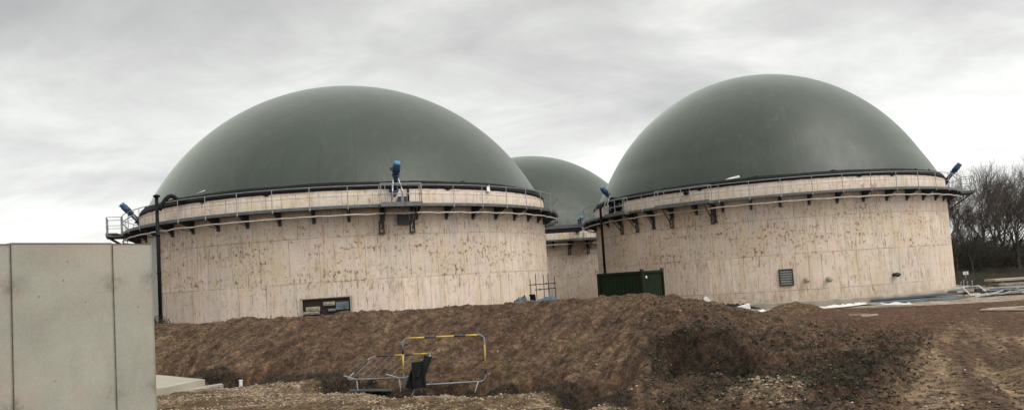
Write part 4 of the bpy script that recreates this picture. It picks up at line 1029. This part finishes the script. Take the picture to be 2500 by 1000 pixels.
def nz(scale, detail, rough, off, st=(1, 1, 1), dist=0.0):
    mp = N.new('ShaderNodeMapping'); Lk.new(cx.outputs[0], mp.inputs[0]); mp.inputs[1].default_value = off; mp.inputs[3].default_value = st
    n = N.new('ShaderNodeTexNoise'); Lk.new(mp.outputs[0], n.inputs['Vector']); n.inputs['Scale'].default_value = scale; n.inputs['Detail'].default_value = detail; n.inputs['Roughness'].default_value = rough; n.inputs['Distortion'].default_value = dist
    return n.outputs[0]
def rp(f, *st):
    n = N.new('ShaderNodeValToRGB'); Lk.new(f, n.inputs[0]); e = n.color_ramp.elements
    while len(e) < len(st): e.new(.5)
    for el, (p, c) in zip(e, st): el.position = p; el.color = c + (1,) if isinstance(c, tuple) else (c, c, c, 1)
    return n.outputs[0]
n1 = nz(.75, 6, .55, (2.3, .7, 0), (1, 1.1, 1), .5); n2 = nz(2.4, 7, .6, (5, 1, 0), (.85, 1.15, 1), .6)
cl = mt('ADD', mt('MULTIPLY', n1, .68), mt('MULTIPLY', n2, .32))
cloud = rp(cl, (.36, (.52, .515, .51)), (.46, (.64, .64, .625)), (.54, (.77, .775, .745)), (.63, (.98, .97, .93)))
elev = rp(sp.outputs[2], (0.0, .98), (.12, .94), (.21, .80), (.30, .69), (.37, .64), (1.0, .85))
mx = N.new('ShaderNodeMix'); mx.data_type = 'RGBA'; mx.blend_type = 'MULTIPLY'; mx.inputs[0].default_value = 1; Lk.new(cloud, mx.inputs[6]); Lk.new(elev, mx.inputs[7])
# sky brightened towards the sun behind the camera, added to light the tank walls
sd = Vector((math.sin(SUN_AZ) * math.cos(SUN_EL), math.cos(SUN_AZ) * math.cos(SUN_EL), math.sin(SUN_EL)))
dp = N.new('ShaderNodeVectorMath'); dp.operation = 'DOT_PRODUCT'; Lk.new(tc.outputs['Generated'], dp.inputs[0]); dp.inputs[1].default_value = sd
glow = rp(mt('ADD', mt('MULTIPLY', dp.outputs['Value'], .5), .5), (.0, .60), (.5, .62), (.80, .8), (1.0, 1.0))
st_ = mt('MULTIPLY', glow, 2.42)
bg2 = N.new('ShaderNodeBackground'); Lk.new(mx.outputs[2], bg2.inputs[0]); Lk.new(st_, bg2.inputs[1])
ms = N.new('ShaderNodeMixShader'); ms.inputs[0].default_value = .93; Lk.new(bg1.outputs[0], ms.inputs[1]); Lk.new(bg2.outputs[0], ms.inputs[2]); Lk.new(ms.outputs[0], out.inputs[0])
sl = bpy.data.lights.new('sun', 'SUN'); sl.energy = 2.15; sl.angle = math.radians(35); sl.color = (1, .965, .91)
so = bpy.data.objects.new('sun', sl); col.objects.link(so); so.rotation_euler = (-sd).to_track_quat('-Z', 'Y').to_euler()

scene.render.engine = 'CYCLES'
scene.view_settings.view_transform = 'Standard'; scene.view_settings.look = 'None'; scene.view_settings.gamma = 1; scene.view_settings.use_curve_mapping = False
scene.view_settings.exposure = 0.0
scene.cycles.use_denoising = True; scene.cycles.max_bounces = 5
